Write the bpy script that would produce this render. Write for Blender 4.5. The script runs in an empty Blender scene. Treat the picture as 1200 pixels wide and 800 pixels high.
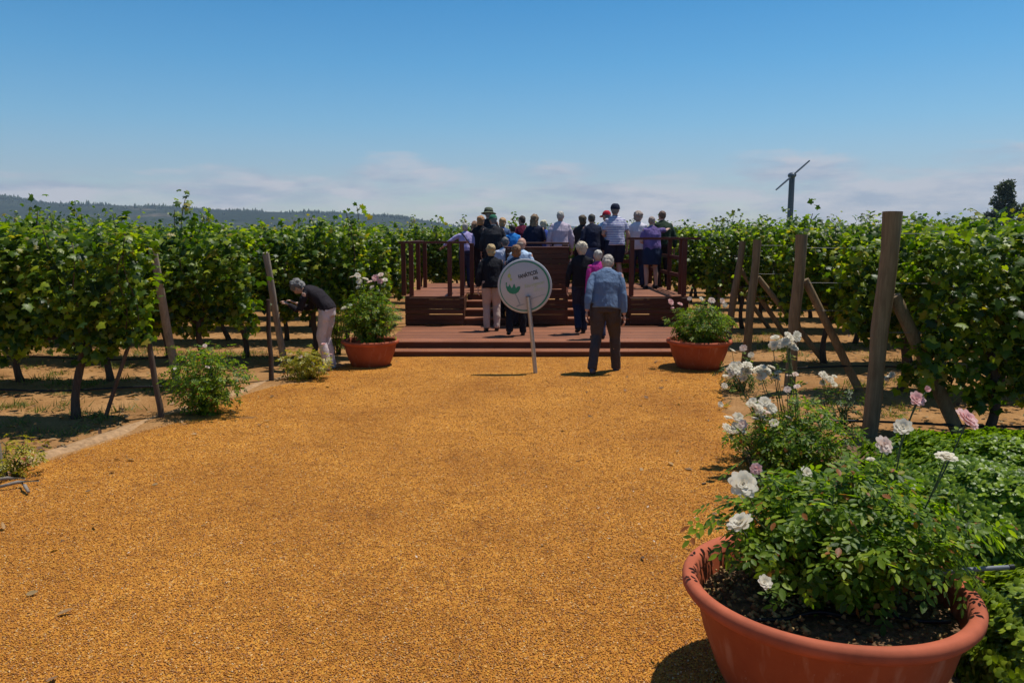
import bpy, math, random
import numpy as np
from mathutils import Vector, Matrix, Euler
R = math.radians
random.seed(7); rng = np.random.default_rng(7)
sc = bpy.context.scene
col = sc.collection

# ------------------------------------------------------------------ camera
F = 933.0; PITCH = R(7.63); CAMH = 1.85
cd = bpy.data.cameras.new('camera'); cam = bpy.data.objects.new('camera', cd); col.objects.link(cam)
cam.location = (0, 0, CAMH); cam.rotation_euler = (R(90) - PITCH, 0, 0)
cd.sensor_width = 36; cd.lens = 36 * F / 1200; cd.clip_start = 0.05; cd.clip_end = 20000
sc.camera = cam
def gx(px, Y, z=0.0):
    """world X of something seen at column px that stands Y metres ahead at height z"""
    return (px - 600) / F * (Y * math.cos(PITCH) + (CAMH - z) * math.sin(PITCH))
def gz(py, Y):
    return CAMH - Y * math.tan(math.atan((py - 400) / F) + PITCH)

# ------------------------------------------------------------------ helpers
def link(o, parent=None):
    col.objects.link(o)
    if parent is not None: o.parent = parent
    return o
def tag(o, label=None, cat=None, group=None, kind=None):
    if label: o['label'] = label
    if cat: o['category'] = cat
    if group: o['group'] = group
    if kind: o['kind'] = kind
    return o
def thing(name, label, cat, loc=(0, 0, 0), rz=0.0, group=None):
    o = bpy.data.objects.new(name, None); o.empty_display_size = .2
    o.location = loc; o.rotation_euler = (0, 0, rz); link(o)
    return tag(o, label, cat, group)
def copy_tree(o, parent=None):
    c = o.copy(); col.objects.link(c)
    if parent is not None: c.parent = parent
    for ch in list(o.children): copy_tree(ch, c)
    return c
def np_mesh(name, V, Fc, mat, parent=None, smooth=False, as_mesh=False):
    """Fc: (n,k) int array, all faces with k corners"""
    me = bpy.data.meshes.new(name)
    V = np.asarray(V, dtype=np.float32); Fc = np.asarray(Fc, dtype=np.int32)
    n, k = Fc.shape
    me.vertices.add(len(V)); me.vertices.foreach_set('co', V.ravel())
    me.loops.add(n * k); me.loops.foreach_set('vertex_index', Fc.ravel())
    me.polygons.add(n); me.polygons.foreach_set('loop_start', np.arange(0, n * k, k, dtype=np.int32))
    try: me.polygons.foreach_set('loop_total', np.full(n, k, dtype=np.int32))
    except Exception: pass
    if smooth: me.polygons.foreach_set('use_smooth', np.ones(n, dtype=bool))
    me.update(calc_edges=True)
    me.materials.append(mat)
    if as_mesh: return me
    return link(bpy.data.objects.new(name, me), parent)
class MB:
    """collects boxes, tubes, lathes; builds one mesh object"""
    def __init__(s): s.v = []; s.f = []
    def add(s, vs, fs):
        b = len(s.v); s.v += [tuple(p) for p in vs]; s.f += [tuple(i + b for i in f) for f in fs]; return s
    def box(s, x0, x1, y0, y1, z0, z1, bev=0.0):
        if bev <= 0:
            vs = [(x0,y0,z0),(x1,y0,z0),(x1,y1,z0),(x0,y1,z0),(x0,y0,z1),(x1,y0,z1),(x1,y1,z1),(x0,y1,z1)]
            return s.add(vs, [(0,3,2,1),(4,5,6,7),(0,1,5,4),(1,2,6,5),(2,3,7,6),(3,0,4,7)])
        import bmesh
        bm = bmesh.new(); bmesh.ops.create_cube(bm, size=1)
        for v in bm.verts: v.co = ((x0+x1)/2 + v.co.x*(x1-x0), (y0+y1)/2 + v.co.y*(y1-y0), (z0+z1)/2 + v.co.z*(z1-z0))
        bmesh.ops.bevel(bm, geom=bm.edges[:], offset=bev, segments=1, affect='EDGES')
        bm.verts.index_update()
        s.add([v.co[:] for v in bm.verts], [[v.index for v in f.verts] for f in bm.faces]); bm.free(); return s
    def tube(s, pts, rads, side=(1,0,0), n=12, cap=True):
        """pts polyline, rads scalar / list of scalar or (rx,ry)"""
        pts = [Vector(p) for p in pts]; m = len(pts)
        if not isinstance(rads, (list, tuple)) : rads = [rads]*m
        side = Vector(side); rings = []; vs = []
        for i, p in enumerate(pts):
            t = (pts[min(i+1, m-1)] - pts[max(i-1, 0)])
            if t.length < 1e-9: t = Vector((0,0,1))
            t.normalize()
            u = side - t*side.dot(t)
            if u.length < 1e-3: u = Vector((0,1,0)) - t*t.y
            u.normalize(); w = t.cross(u)
            r = rads[i]; rx, ry = (r, r) if not isinstance(r, (tuple, list)) else r
            for k in range(n):
                a = 2*math.pi*k/n; vs.append(p + u*rx*math.cos(a) + w*ry*math.sin(a))
        fs = []
        for i in range(m-1):
            for k in range(n):
                k2 = (k+1) % n; fs.append((i*n+k, i*n+k2, (i+1)*n+k2, (i+1)*n+k))
        if cap:
            fs.append(tuple(range(n))[::-1]); fs.append(tuple((m-1)*n + k for k in range(n)))
        return s.add(vs, fs)
    def lathe(s, prof, n=48, c=(0,0,0), cap=True):
        vs = []; m = len(prof)
        for r, z in prof:
            for k in range(n):
                a = 2*math.pi*k/n; vs.append((c[0]+r*math.cos(a), c[1]+r*math.sin(a), c[2]+z))
        fs = [(i*n+k, i*n+(k+1)%n, (i+1)*n+(k+1)%n, (i+1)*n+k) for i in range(m-1) for k in range(n)]
        if cap: fs.append(tuple(range(n))[::-1]); fs.append(tuple((m-1)*n+k for k in range(n)))
        return s.add(vs, fs)
    def ell(s, c, r, n=14, m=9, rot=None):
        vs = []; c = Vector(c)
        for i in range(1, m):
            ph = math.pi*i/m
            for k in range(n):
                a = 2*math.pi*k/n
                p = Vector((r[0]*math.sin(ph)*math.cos(a), r[1]*math.sin(ph)*math.sin(a), -r[2]*math.cos(ph)))
                if rot: p = rot @ p
                vs.append(c + p)
        a0 = Vector((0,0,-r[2])); a1 = Vector((0,0,r[2]))
        if rot: a0 = rot @ a0; a1 = rot @ a1
        vs += [c+a0, c+a1]; b = (m-1)*n
        fs = [(i*n+k, i*n+(k+1)%n, (i+1)*n+(k+1)%n, (i+1)*n+k) for i in range(m-2) for k in range(n)]
        fs += [(b, (k+1)%n, k) for k in range(n)] + [(b+1, (m-2)*n+k, (m-2)*n+(k+1)%n) for k in range(n)]
        return s.add(vs, fs)
    def xf(s, M):
        s.v = [tuple(M @ Vector(p)) for p in s.v]; return s
    def mesh(s, name, mat, smooth=False):
        me = bpy.data.meshes.new(name); me.from_pydata(s.v, [], s.f)
        if smooth:
            me.polygons.foreach_set('use_smooth', np.ones(len(me.polygons), dtype=bool))
        me.materials.append(mat); me.update(); return me
    def build(s, name, mat, parent=None, smooth=False, sharp=None):
        me = s.mesh(name, mat, smooth)
        if sharp is not None:
            try: me.set_sharp_from_angle(angle=R(sharp))
            except Exception: pass
        return link(bpy.data.objects.new(name, me), parent)
def remesh(mb, name, mat, parent, vox=.012, smooth=2, disp=0.0, dscale=.05, extra=None):
    """union the closed shapes of mb into ONE continuous smooth surface"""
    me = mb.mesh(name, mat, True); o = bpy.data.objects.new('tmp', me); col.objects.link(o)
    m = o.modifiers.new('r', 'REMESH'); m.mode = 'VOXEL'; m.voxel_size = vox; m.use_smooth_shade = True
    s = o.modifiers.new('s', 'SMOOTH'); s.iterations = smooth; s.factor = .5
    if disp:
        t = bpy.data.textures.get('c%g' % dscale) or bpy.data.textures.new('c%g' % dscale, 'CLOUDS')
        t.noise_scale = dscale
        d = o.modifiers.new('d', 'DISPLACE'); d.texture = t; d.strength = disp; d.mid_level = .5; d.texture_coords = 'LOCAL'
    dg = bpy.context.evaluated_depsgraph_get(); dg.update()
    out = bpy.data.meshes.new_from_object(o.evaluated_get(dg))
    bpy.data.objects.remove(o); bpy.data.meshes.remove(me)
    if extra is not None and extra.v:
        import bmesh
        bm = bmesh.new(); bm.from_mesh(out); vs = [bm.verts.new(p) for p in extra.v]
        for f in extra.f:
            try: bm.faces.new([vs[i] for i in f]).smooth = True
            except ValueError: pass
        bm.to_mesh(out); bm.free()
    out.name = name
    if not out.materials: out.materials.append(mat)
    out.polygons.foreach_set('use_smooth', np.ones(len(out.polygons), dtype=bool))
    return link(bpy.data.objects.new(name, out), parent)

# ------------------------------------------------------------------ materials
def nt(name):
    m = bpy.data.materials.new(name); m.use_nodes = True; t = m.node_tree; t.nodes.clear()
    out = t.nodes.new('ShaderNodeOutputMaterial'); return m, t, out
def N(t, typ, **kw):
    n = t.nodes.new(typ)
    for k, v in kw.items():
        if k in n.inputs: n.inputs[k].default_value = v
        else: setattr(n, k, v)
    return n
def ramp(t, stops, fac=None, interp='LINEAR'):
    n = t.nodes.new('ShaderNodeValToRGB'); n.color_ramp.interpolation = interp
    e = n.color_ramp.elements
    while len(e) > 1: e.remove(e[-1])
    e[0].position = stops[0][0]; e[0].color = (*stops[0][1], 1)
    for p, c in stops[1:]:
        x = e.new(p); x.color = (*c, 1)
    if fac is not None: t.links.new(fac, n.inputs[0])
    return n
def coords(t, scale=(1,1,1), kind='Object'):
    tc = t.nodes.new('ShaderNodeTexCoord'); mp = t.nodes.new('ShaderNodeMapping')
    mp.inputs['Scale'].default_value = scale; t.links.new(tc.outputs[kind], mp.inputs[0]); return mp.outputs[0]
def noise(t, vec, scale, detail=4, rough=.6, dist=0):
    n = N(t, 'ShaderNodeTexNoise', Scale=scale, Detail=detail, Roughness=rough, Distortion=dist)
    t.links.new(vec, n.inputs['Vector']); return n.outputs['Fac']
def mixc(t, fac, a, b, mode='MIX'):
    n = t.nodes.new('ShaderNodeMix'); n.data_type = 'RGBA'; n.blend_type = mode
    for s, v in ((n.inputs[0], fac), (n.inputs[6], a), (n.inputs[7], b)):
        if hasattr(v, 'links'): t.links.new(v, s)
        else: s.default_value = v if not isinstance(v, tuple) else (*v, 1)
    return n.outputs[2]
def bump(t, h, strength=.5, dist=.01):
    b = N(t, 'ShaderNodeBump', Strength=strength, Distance=dist); t.links.new(h, b.inputs['Height']); return b.outputs[0]
def pbsdf(t, out, colr, rough=.8, nrm=None, spec=.3, metal=0):
    p = N(t, 'ShaderNodeBsdfPrincipled', Roughness=rough, Metallic=metal)
    p.inputs['Specular IOR Level'].default_value = spec
    if hasattr(colr, 'links'): t.links.new(colr, p.inputs['Base Color'])
    else: p.inputs['Base Color'].default_value = (*colr, 1)
    if nrm is not None: t.links.new(nrm, p.inputs['Normal'])
    if out is not None: t.links.new(p.outputs[0], out.inputs[0])
    return p
def lin(*c): return tuple((x/255/12.92 if x/255 <= .04045 else ((x/255+.055)/1.055)**2.4) for x in c)
def simple(name, c, rough=.8, var=.25, nscale=20, bstr=.3, bd=.004, spec=.3, metal=0, stretch=(1,1,1)):
    m, t, out = nt(name); v = coords(t, stretch); f = noise(t, v, nscale)
    r = ramp(t, [(.25, tuple(x*(1-var) for x in c)), (.75, tuple(min(1, x*(1+var)) for x in c))], f)
    pbsdf(t, out, r.outputs[0], rough, bump(t, f, bstr, bd), spec, metal); return m
def leafmat(name, dark, mid, light, trans=.35, rough=.45, odd=None, tcol=None, spec=.5):
    m, t, out = nt(name); g = t.nodes.new('ShaderNodeNewGeometry')
    stops = [(0, dark), (.5, mid), (.93, light)]
    if odd: stops.append((.975, odd))
    r = ramp(t, stops, g.outputs['Random Per Island'])
    v = coords(t); f = noise(t, v, 3.0, 2)
    vary = ramp(t, [(.3, (.75,.8,.7)), (.7, (1.2,1.15,1.1))], f)
    c = mixc(t, 1.0, r.outputs[0], vary.outputs[0], 'MULTIPLY')
    v2 = noise(t, v, 90, 2)
    p = pbsdf(t, None, c, rough, bump(t, v2, .4, .003), spec)
    tr = t.nodes.new('ShaderNodeBsdfTranslucent')
    tc = mixc(t, 1.0, c, (tcol or (2.3, 2.4, .6)), 'MULTIPLY'); t.links.new(tc, tr.inputs[0])
    mx = t.nodes.new('ShaderNodeMixShader'); mx.inputs[0].default_value = trans
    t.links.new(p.outputs[0], mx.inputs[1]); t.links.new(tr.outputs[0], mx.inputs[2]); t.links.new(mx.outputs[0], out.inputs[0])
    return m
def woodmat(name, a, b, axis='z', rough=.8, cracks=True, spec=.25):
    m, t, out = nt(name)
    s = {'z': (14, 14, 1.2), 'x': (1.2, 14, 14), 'y': (14, 1.2, 14)}[axis]
    v = coords(t, s); f = noise(t, v, 3.0, 6, .65, .6); big = noise(t, coords(t), 2.2, 3)
    f2 = mixc(t, .35, f, big)
    g = t.nodes.new('ShaderNodeNewGeometry')
    r = ramp(t, [(.3, a), (.7, b)], f2)
    isl = ramp(t, [(0, (.72,.72,.75)), (1, (1.25,1.2,1.2))], g.outputs['Random Per Island'])
    c = mixc(t, 1.0, r.outputs[0], isl.outputs[0], 'MULTIPLY')
    pbsdf(t, out, c, rough, bump(t, f, .6, .004), spec); return m

M = {}
M['vine_leaf'] = leafmat('vine_leaf', (.016,.040,.004), (.066,.125,.007), (.25,.31,.014), .42, .42, (.24,.2,.03), spec=.35)
M['vine_far'] = leafmat('vine_far', (.03,.06,.006), (.07,.12,.01), (.14,.20,.014), .36, .6, spec=.2)
M['rose_leaf'] = leafmat('rose_leaf', (.035,.075,.006), (.10,.175,.010), (.26,.34,.02), .42, .48, (.28,.10,.03), spec=.28)
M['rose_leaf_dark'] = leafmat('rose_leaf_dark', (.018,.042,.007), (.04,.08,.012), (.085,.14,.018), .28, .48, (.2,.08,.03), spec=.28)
M['rose_leaf_yellow'] = leafmat('rose_leaf_yellow', (.13,.14,.010), (.27,.25,.015), (.42,.35,.02), .32, .45, (.35,.10,.03))
M['hedge_leaf'] = leafmat('hedge_leaf', (.05,.10,.007), (.12,.20,.010), (.24,.33,.016), .32, .4, None, spec=.3)
M['hedge_pale'] = leafmat('hedge_pale', (.09,.14,.010), (.19,.26,.015), (.30,.36,.028), .32, .4, None, spec=.3)
M['weed'] = leafmat('weed', (.05,.09,.015), (.09,.14,.02), (.2,.2,.04), .3, .6)
M['tree_leaf_hazed'] = leafmat('tree_leaf_hazed', (.035,.05,.03), (.055,.075,.042), (.08,.10,.055), .15, .6)  # far crowns: distance haze painted in as a greyer, lighter leaf colour
M['bark'] = woodmat('bark', (.035,.022,.015), (.12,.085,.06), 'z', .95)
M['post'] = woodmat('post', (.095,.066,.034), (.26,.19,.105), 'z', .9)
M['post_grey'] = woodmat('post_grey', (.14,.12,.095), (.36,.31,.245), 'z', .9)
M['stem'] = simple('stem', (.07,.09,.03), .6, .4)
M['stem_red'] = simple('stem_red', (.12,.07,.03), .6, .4)
M['metal'] = simple('metal', (.42,.43,.44), .4, .12, 40, .1, .001, .5, .7)
M['wire'] = simple('wire', (.20,.20,.20), .65, .2, 40, .1, .001, .3, .3)
M['hose'] = simple('hose', (.012,.012,.013), .45, .2)
M['pipe'] = simple('pipe', (.16,.17,.19), .5, .15)
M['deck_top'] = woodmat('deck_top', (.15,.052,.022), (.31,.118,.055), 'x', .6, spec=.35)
M['deck_face_shaded'] = woodmat('deck_face_shaded', (.045,.014,.006), (.10,.034,.015), 'x', .55, spec=.35)  # same stained boards, darkened to put the shade of upright faces into colour
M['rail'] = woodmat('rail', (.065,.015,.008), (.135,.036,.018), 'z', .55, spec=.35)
M['sky_dummy'] = None

def petalmat(name, a, b, tcol=(1,1,1)):
    m, t, out = nt(name); g = t.nodes.new('ShaderNodeNewGeometry')
    r = ramp(t, [(0, a), (1, b)], g.outputs['Random Per Island'])
    p = pbsdf(t, None, r.outputs[0], .6, None, .3)
    tr = t.nodes.new('ShaderNodeBsdfTranslucent'); t.links.new(r.outputs[0], tr.inputs[0])
    mx = t.nodes.new('ShaderNodeMixShader'); mx.inputs[0].default_value = .52
    t.links.new(p.outputs[0], mx.inputs[1]); t.links.new(tr.outputs[0], mx.inputs[2]); t.links.new(mx.outputs[0], out.inputs[0])
    return m
M['petal_white'] = petalmat('petal_white', (.82,.75,.60), (.87,.82,.70))
M['petal_pink'] = petalmat('petal_pink', (.82,.46,.45), (.86,.64,.60))
M['petal_blush'] = petalmat('petal_blush', (.84,.66,.56), (.87,.77,.68))

def gravelmat():
    m, t, out = nt('gravel'); v = coords(t)
    vo = N(t, 'ShaderNodeTexVoronoi', Scale=95.0); t.links.new(v, vo.inputs['Vector'])
    sp = t.nodes.new('ShaderNodeSeparateColor'); t.links.new(vo.outputs['Color'], sp.inputs[0])
    r = ramp(t, [(0, (.17,.060,.015)), (.13, (.36,.135,.022)), (.45, (.495,.196,.029)), (.75, (.61,.262,.038)), (.94, (.74,.38,.055)), (.99, (.76,.52,.25))], sp.outputs[0])
    vo2 = N(t, 'ShaderNodeTexVoronoi', Scale=210.0); t.links.new(v, vo2.inputs['Vector'])
    sp2 = t.nodes.new('ShaderNodeSeparateColor'); t.links.new(vo2.outputs['Color'], sp2.inputs[0])
    r2 = ramp(t, [(0, (.24,.085,.02)), (.5, (.495,.196,.032)), (1, (.64,.295,.046))], sp2.outputs[0])
    c = mixc(t, .4, r.outputs[0], r2.outputs[0])
    big = noise(t, v, .9, 5, .6); mid = noise(t, v, 7, 4, .6)
    b1 = ramp(t, [(.3, (.74,.68,.66)), (.62, (1.05,1.05,1.0))], big)
    b2 = ramp(t, [(.28, (.70,.66,.66)), (.47, (1.0,1.0,1.0)), (.8, (1.08,1.08,1.05))], mid)
    c = mixc(t, 1.0, c, b1.outputs[0], 'MULTIPLY'); c = mixc(t, 1.0, c, b2.outputs[0], 'MULTIPLY')
    inv = N(t, 'ShaderNodeMath', operation='SUBTRACT'); inv.inputs[0].default_value = 1; t.links.new(vo.outputs['Distance'], inv.inputs[1])
    pbsdf(t, out, c, .85, bump(t, inv.outputs[0], .9, .012), .15); return m
M['gravel'] = gravelmat()
def chipmat():
    m, t, out = nt('gravel_chip'); g = t.nodes.new('ShaderNodeNewGeometry')
    r = ramp(t, [(0, (.17,.06,.018)), (.16, (.36,.135,.024)), (.35, (.40,.20,.10)), (.42, (.51,.203,.031)), (.8, (.62,.272,.04)), (.96, (.74,.39,.06)), (.995, (.78,.58,.34))], g.outputs['Random Per Island'])
    pbsdf(t, out, r.outputs[0], .8, None, .2); return m
M['chip'] = chipmat()
M['bark_chip'] = leafmat('bark_chip', (.10,.055,.03), (.30,.17,.07), (.52,.34,.15), 0, .95, spec=.05)
def soilmat():
    m, t, out = nt('vineyard_soil'); v = coords(t)
    a = noise(t, v, 1.2, 6, .65); b = noise(t, v, 38, 4, .7)
    r = ramp(t, [(.3, (.22,.110,.040)), (.5, (.33,.175,.068)), (.7, (.42,.24,.105))], a)
    r2 = ramp(t, [(.3, (.62,.58,.52)), (.6, (1.08,1.06,1.05))], b)
    c = mixc(t, 1.0, r.outputs[0], r2.outputs[0], 'MULTIPLY')
    w = noise(t, v, .55, 5, .7); w2 = noise(t, v, 12, 4, .75)
    mul = N(t, 'ShaderNodeMath', operation='MULTIPLY'); t.links.new(w, mul.inputs[0]); t.links.new(w2, mul.inputs[1])
    wr = ramp(t, [(.38, (0,0,0)), (.46, (1,1,1))], mul.outputs[0])
    c = mixc(t, wr.outputs[0], c, (.13,.14,.04))
    pbsdf(t, out, c, .95, bump(t, b, .6, .02), .1); return m
M['soil'] = soilmat()
M['verge'] = simple('verge_soil', (.36,.22,.115), .95, .4, 22, .7, .012, .1)
M['dark_soil'] = simple('dark_soil', (.15,.088,.048), .95, .6, 40, .9, .015, .1)
def terracotta():
    m, t, out = nt('terracotta'); v = coords(t); a = noise(t, v, 3.5, 5, .65); b = noise(t, v, 60, 3, .6)
    streak = noise(t, coords(t, (9, 9, .8)), 1.6, 4, .6)
    r = ramp(t, [(.3, (.27,.052,.017)), (.65, (.36,.082,.028))], a)
    s = ramp(t, [(.54, (0,0,0)), (.70, (.55,.55,.55))], streak)
    c = mixc(t, s.outputs[0], r.outputs[0], (.46,.21,.13))
    sp = ramp(t, [(.68, (0,0,0)), (.76, (.5,.5,.5))], b); c = mixc(t, sp.outputs[0], c, (.5,.27,.18))
    pbsdf(t, out, c, .72, bump(t, b, .25, .003), .3); return m
M['terracotta'] = terracotta()
M['terracotta_rim'] = simple('terracotta_rim', (.40,.10,.048), .85, .3, 5, .6, .004, .25)
def hillmat():
    m, t, out = nt('hillside'); v = coords(t)
    a = noise(t, v, .006, 5, .6); b = noise(t, v, .05, 4, .7)
    r = ramp(t, [(.35, (.022,.034,.020)), (.58, (.034,.046,.026)), (.66, (.08,.075,.05)), (.72, (.20,.15,.10))], a)
    r2 = ramp(t, [(.35, (.5,.5,.5)), (.65, (1.1,1.1,1.1))], b)
    c = mixc(t, 1.0, r.outputs[0], r2.outputs[0], 'MULTIPLY')
    pbsdf(t, out, c, .95, None, .05); return m
M['hill'] = hillmat()
# ------------------------------------------------------------------ leaves
def fan(outline, centre, cup=.25):
    pts = [centre] + outline
    V = np.array([(x, y, -cup*(x*x*1.6 + (y-.3)**2)) for x, y in pts])
    n = len(outline); Fc = np.array([(0, 1+i, 1+(i+1) % n) for i in range(n)])
    return V, Fc
GRAPE = fan([(0,-.02),(.22,-.28),(.5,-.12),(.42,.12),(.72,.38),(.42,.45),(.3,.6),(0,1.0),(-.3,.6),(-.42,.45),(-.72,.38),(-.42,.12),(-.5,-.12),(-.22,-.28)], (0,.18), .35)
OVAL = fan([(0,0),(.2,.22),(.25,.5),(.15,.8),(0,1),(-.15,.8),(-.25,.5),(-.2,.22)], (0,.45), .3)
OVAL[0][0,2] += -.10
OVAL[0][1:,2] += .0
HEDGELEAF = fan([(0,0),(.28,.3),(.34,.62),(.2,.9),(0,1),(-.2,.9),(-.34,.62),(-.28,.3)], (0,.5), .5)
BLADE = (np.array([(-.05,0,0),(.05,0,0),(0,1,.0)]), np.array([(0,1,2)]))
def compound(nl=5):
    V = []; Fc = []; k = 0
    spec = [(0,.62,0,1.0),(.02,.45,-55,.85),(-.02,.45,55,.85),(.02,.15,-65,.75),(-.02,.15,65,.75)][:nl]
    for (x, y, ang, s) in spec:
        a = R(ang); v = OVAL[0]*np.array([.5,.5,.5])*s
        rot = np.stack([v[:,0]*math.cos(a)-v[:,1]*math.sin(a)+x, v[:,0]*math.sin(a)+v[:,1]*math.cos(a)+y, v[:,2]-.15*y*y], 1)
        V.append(rot); Fc.append(OVAL[1]+k); k += len(rot)
    return np.concatenate(V), np.concatenate(Fc)
ROSELEAF = compound()
def norm(a): return a / (np.linalg.norm(a, axis=1, keepdims=True) + 1e-9)
def scatter(tmpl, P, Nn, size, T=None):
    """place the template at each P with its face along Nn and tip along T"""
    P = np.asarray(P, float); Nn = norm(np.asarray(Nn, float)); n = len(P)
    if T is None: T = rng.normal(size=(n,3))
    T = T - Nn*np.sum(T*Nn, 1, keepdims=True); T = norm(T); U = np.cross(T, Nn)
    size = np.broadcast_to(np.asarray(size, float), (n,))[:,None,None]
    tv, tf = tmpl
    V = P[:,None,:] + size*(U[:,None,:]*tv[None,:,0:1] + T[:,None,:]*tv[None,:,1:2] + Nn[:,None,:]*tv[None,:,2:3])
    Fc = tf[None] + (np.arange(n)*len(tv))[:,None,None]
    return V.reshape(-1,3), Fc.reshape(-1, tf.shape[1])

# ------------------------------------------------------------------ grapevines
def vine_meshes(seed, low=.70, top=2.03, ncane=52, per=24, tall=1, width=.27, size=.063):
    r = np.random.default_rng(seed); P = []; Nn = []; T = []; S = []
    canes = MB()
    for i in range(ncane):
        x0 = r.uniform(-.68,.68); isTall = i < tall
        L = (top - .85) * r.uniform(.7, 1.06) * (r.uniform(1.12,1.36) if isTall else 1)
        sy = r.choice([-1,1]); spread = r.uniform(.1,1)*width*1.5 if not isTall else .05
        lean = r.normal(0,.16); k = per if not isTall else int(per*3.0)
        s = np.linspace(.02, 1, k)
        # rises, then arches out and hangs when loaded
        droop = r.uniform(0,.55) if (not isTall and r.random() < .5) else 0
        z = .85 + L*(s - droop*s**3*1.35); y = sy*spread*np.sin(s*1.6)*(1+droop*.9); x = x0 + lean*s + .03*np.sin(s*9+i)
        c = np.stack([x,y,z],1)
        if i < 9 or isTall: canes.tube([tuple(q) for q in c[::3]], [.005]*len(c[::3]), n=4)
        P.append(c + r.normal(0,.045 if not isTall else .085,(k,3))); 
        nn = np.stack([r.normal(0,.55,k), np.full(k, sy*.6)+r.normal(0,.5,k), .8+r.normal(0,.45,k)],1)
        Nn.append(nn); T.append(np.stack([r.normal(0,.6,k), sy*.25+r.normal(0,.3,k), -.6+r.normal(0,.45,k)],1))
        S.append(size*r.uniform(.65,1.35,k)*(1-.35*s*(not isTall)))
    # curtain of leaves on both faces of the hedge, ragged at the bottom
    k = int(ncane*per*1.25); x = r.uniform(-.74,.74,k); low2 = low + .12*np.sin(x*7+seed) 
    z = low2 + (top-.12-low2)*r.beta(1.1,1.2,k); sy = r.choice([-1,1],k)
    y = sy*(width*(.35+.85*(z-low)/(top-low)+.22*np.sin((z-.6)*4.0+x*5+seed)) *r.uniform(.35,1.1,k)+ r.normal(0,.04,k))
    P.append(np.stack([x,y,z],1)); Nn.append(np.stack([r.normal(0,.5,k), sy*.7+r.normal(0,.45,k), .55+r.normal(0,.5,k)],1))
    T.append(np.stack([r.normal(0,.5,k), r.normal(0,.25,k), -1+r.normal(0,.4,k)],1)); S.append(size*r.uniform(.8,1.4,k))
    k = int(ncane*7); x = r.uniform(-.72,.72,k); y = r.normal(0,width*1.05,k); z = top-.16-.9*np.abs(y)**1.6*1.2+.10*np.sin(x*6+seed*1.3)+r.normal(0,.07,k)
    P.append(np.stack([x,y,z],1)); Nn.append(np.stack([r.normal(0,.45,k), y*1.2+r.normal(0,.4,k), 1+r.normal(0,.3,k)],1))
    T.append(np.stack([r.normal(0,.8,k), np.sign(y)*.4+r.normal(0,.5,k), -.35+r.normal(0,.3,k)],1)); S.append(size*r.uniform(.7,1.4,k))
    V, Fc = scatter(GRAPE, np.concatenate(P), np.concatenate(Nn), np.concatenate(S), np.concatenate(T))
    fol = np_mesh('foliage', V, Fc, M['vine_leaf'], as_mesh=True)
    tk = MB(); b = r.uniform(-.12,.12); ang = r.uniform(-.06,.06)
    pts = [(b*1.6*(1-q)+.03*math.sin(q*6+seed), ang*math.sin(q*3), -.02+.88*q) for q in np.linspace(0,1,8)]
    tk.tube(pts, [.055,.045,.04,.036,.04,.035,.033,.036], n=9)
    for sgn in (-1,1):
        tk.tube([(0,0,.80),(sgn*.12,0,.86),(sgn*.35,.01,.87+.02*math.sin(seed)),(sgn*.68,0,.86)], [.03,.026,.022,.015], n=7)
    tk.add(canes.v, canes.f); tm = tk.mesh('trunk', M['bark'], True)
    return fol, tm
VINES = [vine_meshes(100+i, tall=t) for i, t in enumerate((1,2,3,1,2,4,2,3))]
VINES_LOW = [vine_meshes(200+i, low=.40, top=2.1, ncane=60, per=26, tall=t, width=.36, size=.066) for i, t in enumerate((1,0,2))]
ORD = ['first','second','third','fourth','fifth','sixth','seventh','eighth','ninth','tenth','eleventh','twelfth','thirteenth','fourteenth','fifteenth','sixteenth','seventeenth','eighteenth','nineteenth','twentieth']
def vine(x, y, meshes, label, group, sc_=(1,1,1), flip=0):
    t = thing('grapevine', label, 'grapevine', (x,y,0), flip*math.pi + random.uniform(-.04,.04), group)
    t.scale = sc_
    for nm, me in zip(('foliage','trunk'), meshes): link(bpy.data.objects.new(nm, me), t)
    return t
def post_thing(name, base, top, r0, r1, mat, brace=None, label='', group=None, wires=None, square=False):
    b = Vector(base); tp = Vector(top)
    t = thing(name, label, 'trellis', tuple(b), 0, group)
    d = tp-b; n = 14 if not square else 4
    mb = MB(); k = 7
    mb.tube([tuple(d*(i/(k-1)) + Vector((.006*math.sin(i*1.7), .006*math.cos(i*2.1), 0)) + (Vector((0,0,-.05)) if i == 0 else Vector())) for i in range(k)],
            [(r0+(r1-r0)*i/(k-1))*(1+.05*math.sin(i*2.3)) for i in range(k)], n=n)
    mb.build('post', mat, t, smooth=not square, sharp=40)
    if brace:
        a, c = Vector(brace[0])-b, Vector(brace[1])-b
        mb = MB(); mb.tube([tuple(a), tuple((a+c)/2+Vector((0,0,.01))), tuple(c)], [r1*.72, r1*.75, r1*.78], n=10)
        mb.build('brace', mat, t, smooth=True, sharp=40)
    for (p, q) in (wires or []):
        p, q = Vector(p)-b, Vector(q)-b
        mb = MB(); mb.tube([tuple(p), tuple((p+q)/2 - Vector((0,0,.015))), tuple(q)], .0028, n=5); mb.build('wire', M['wire'], t)
    return t

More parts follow.
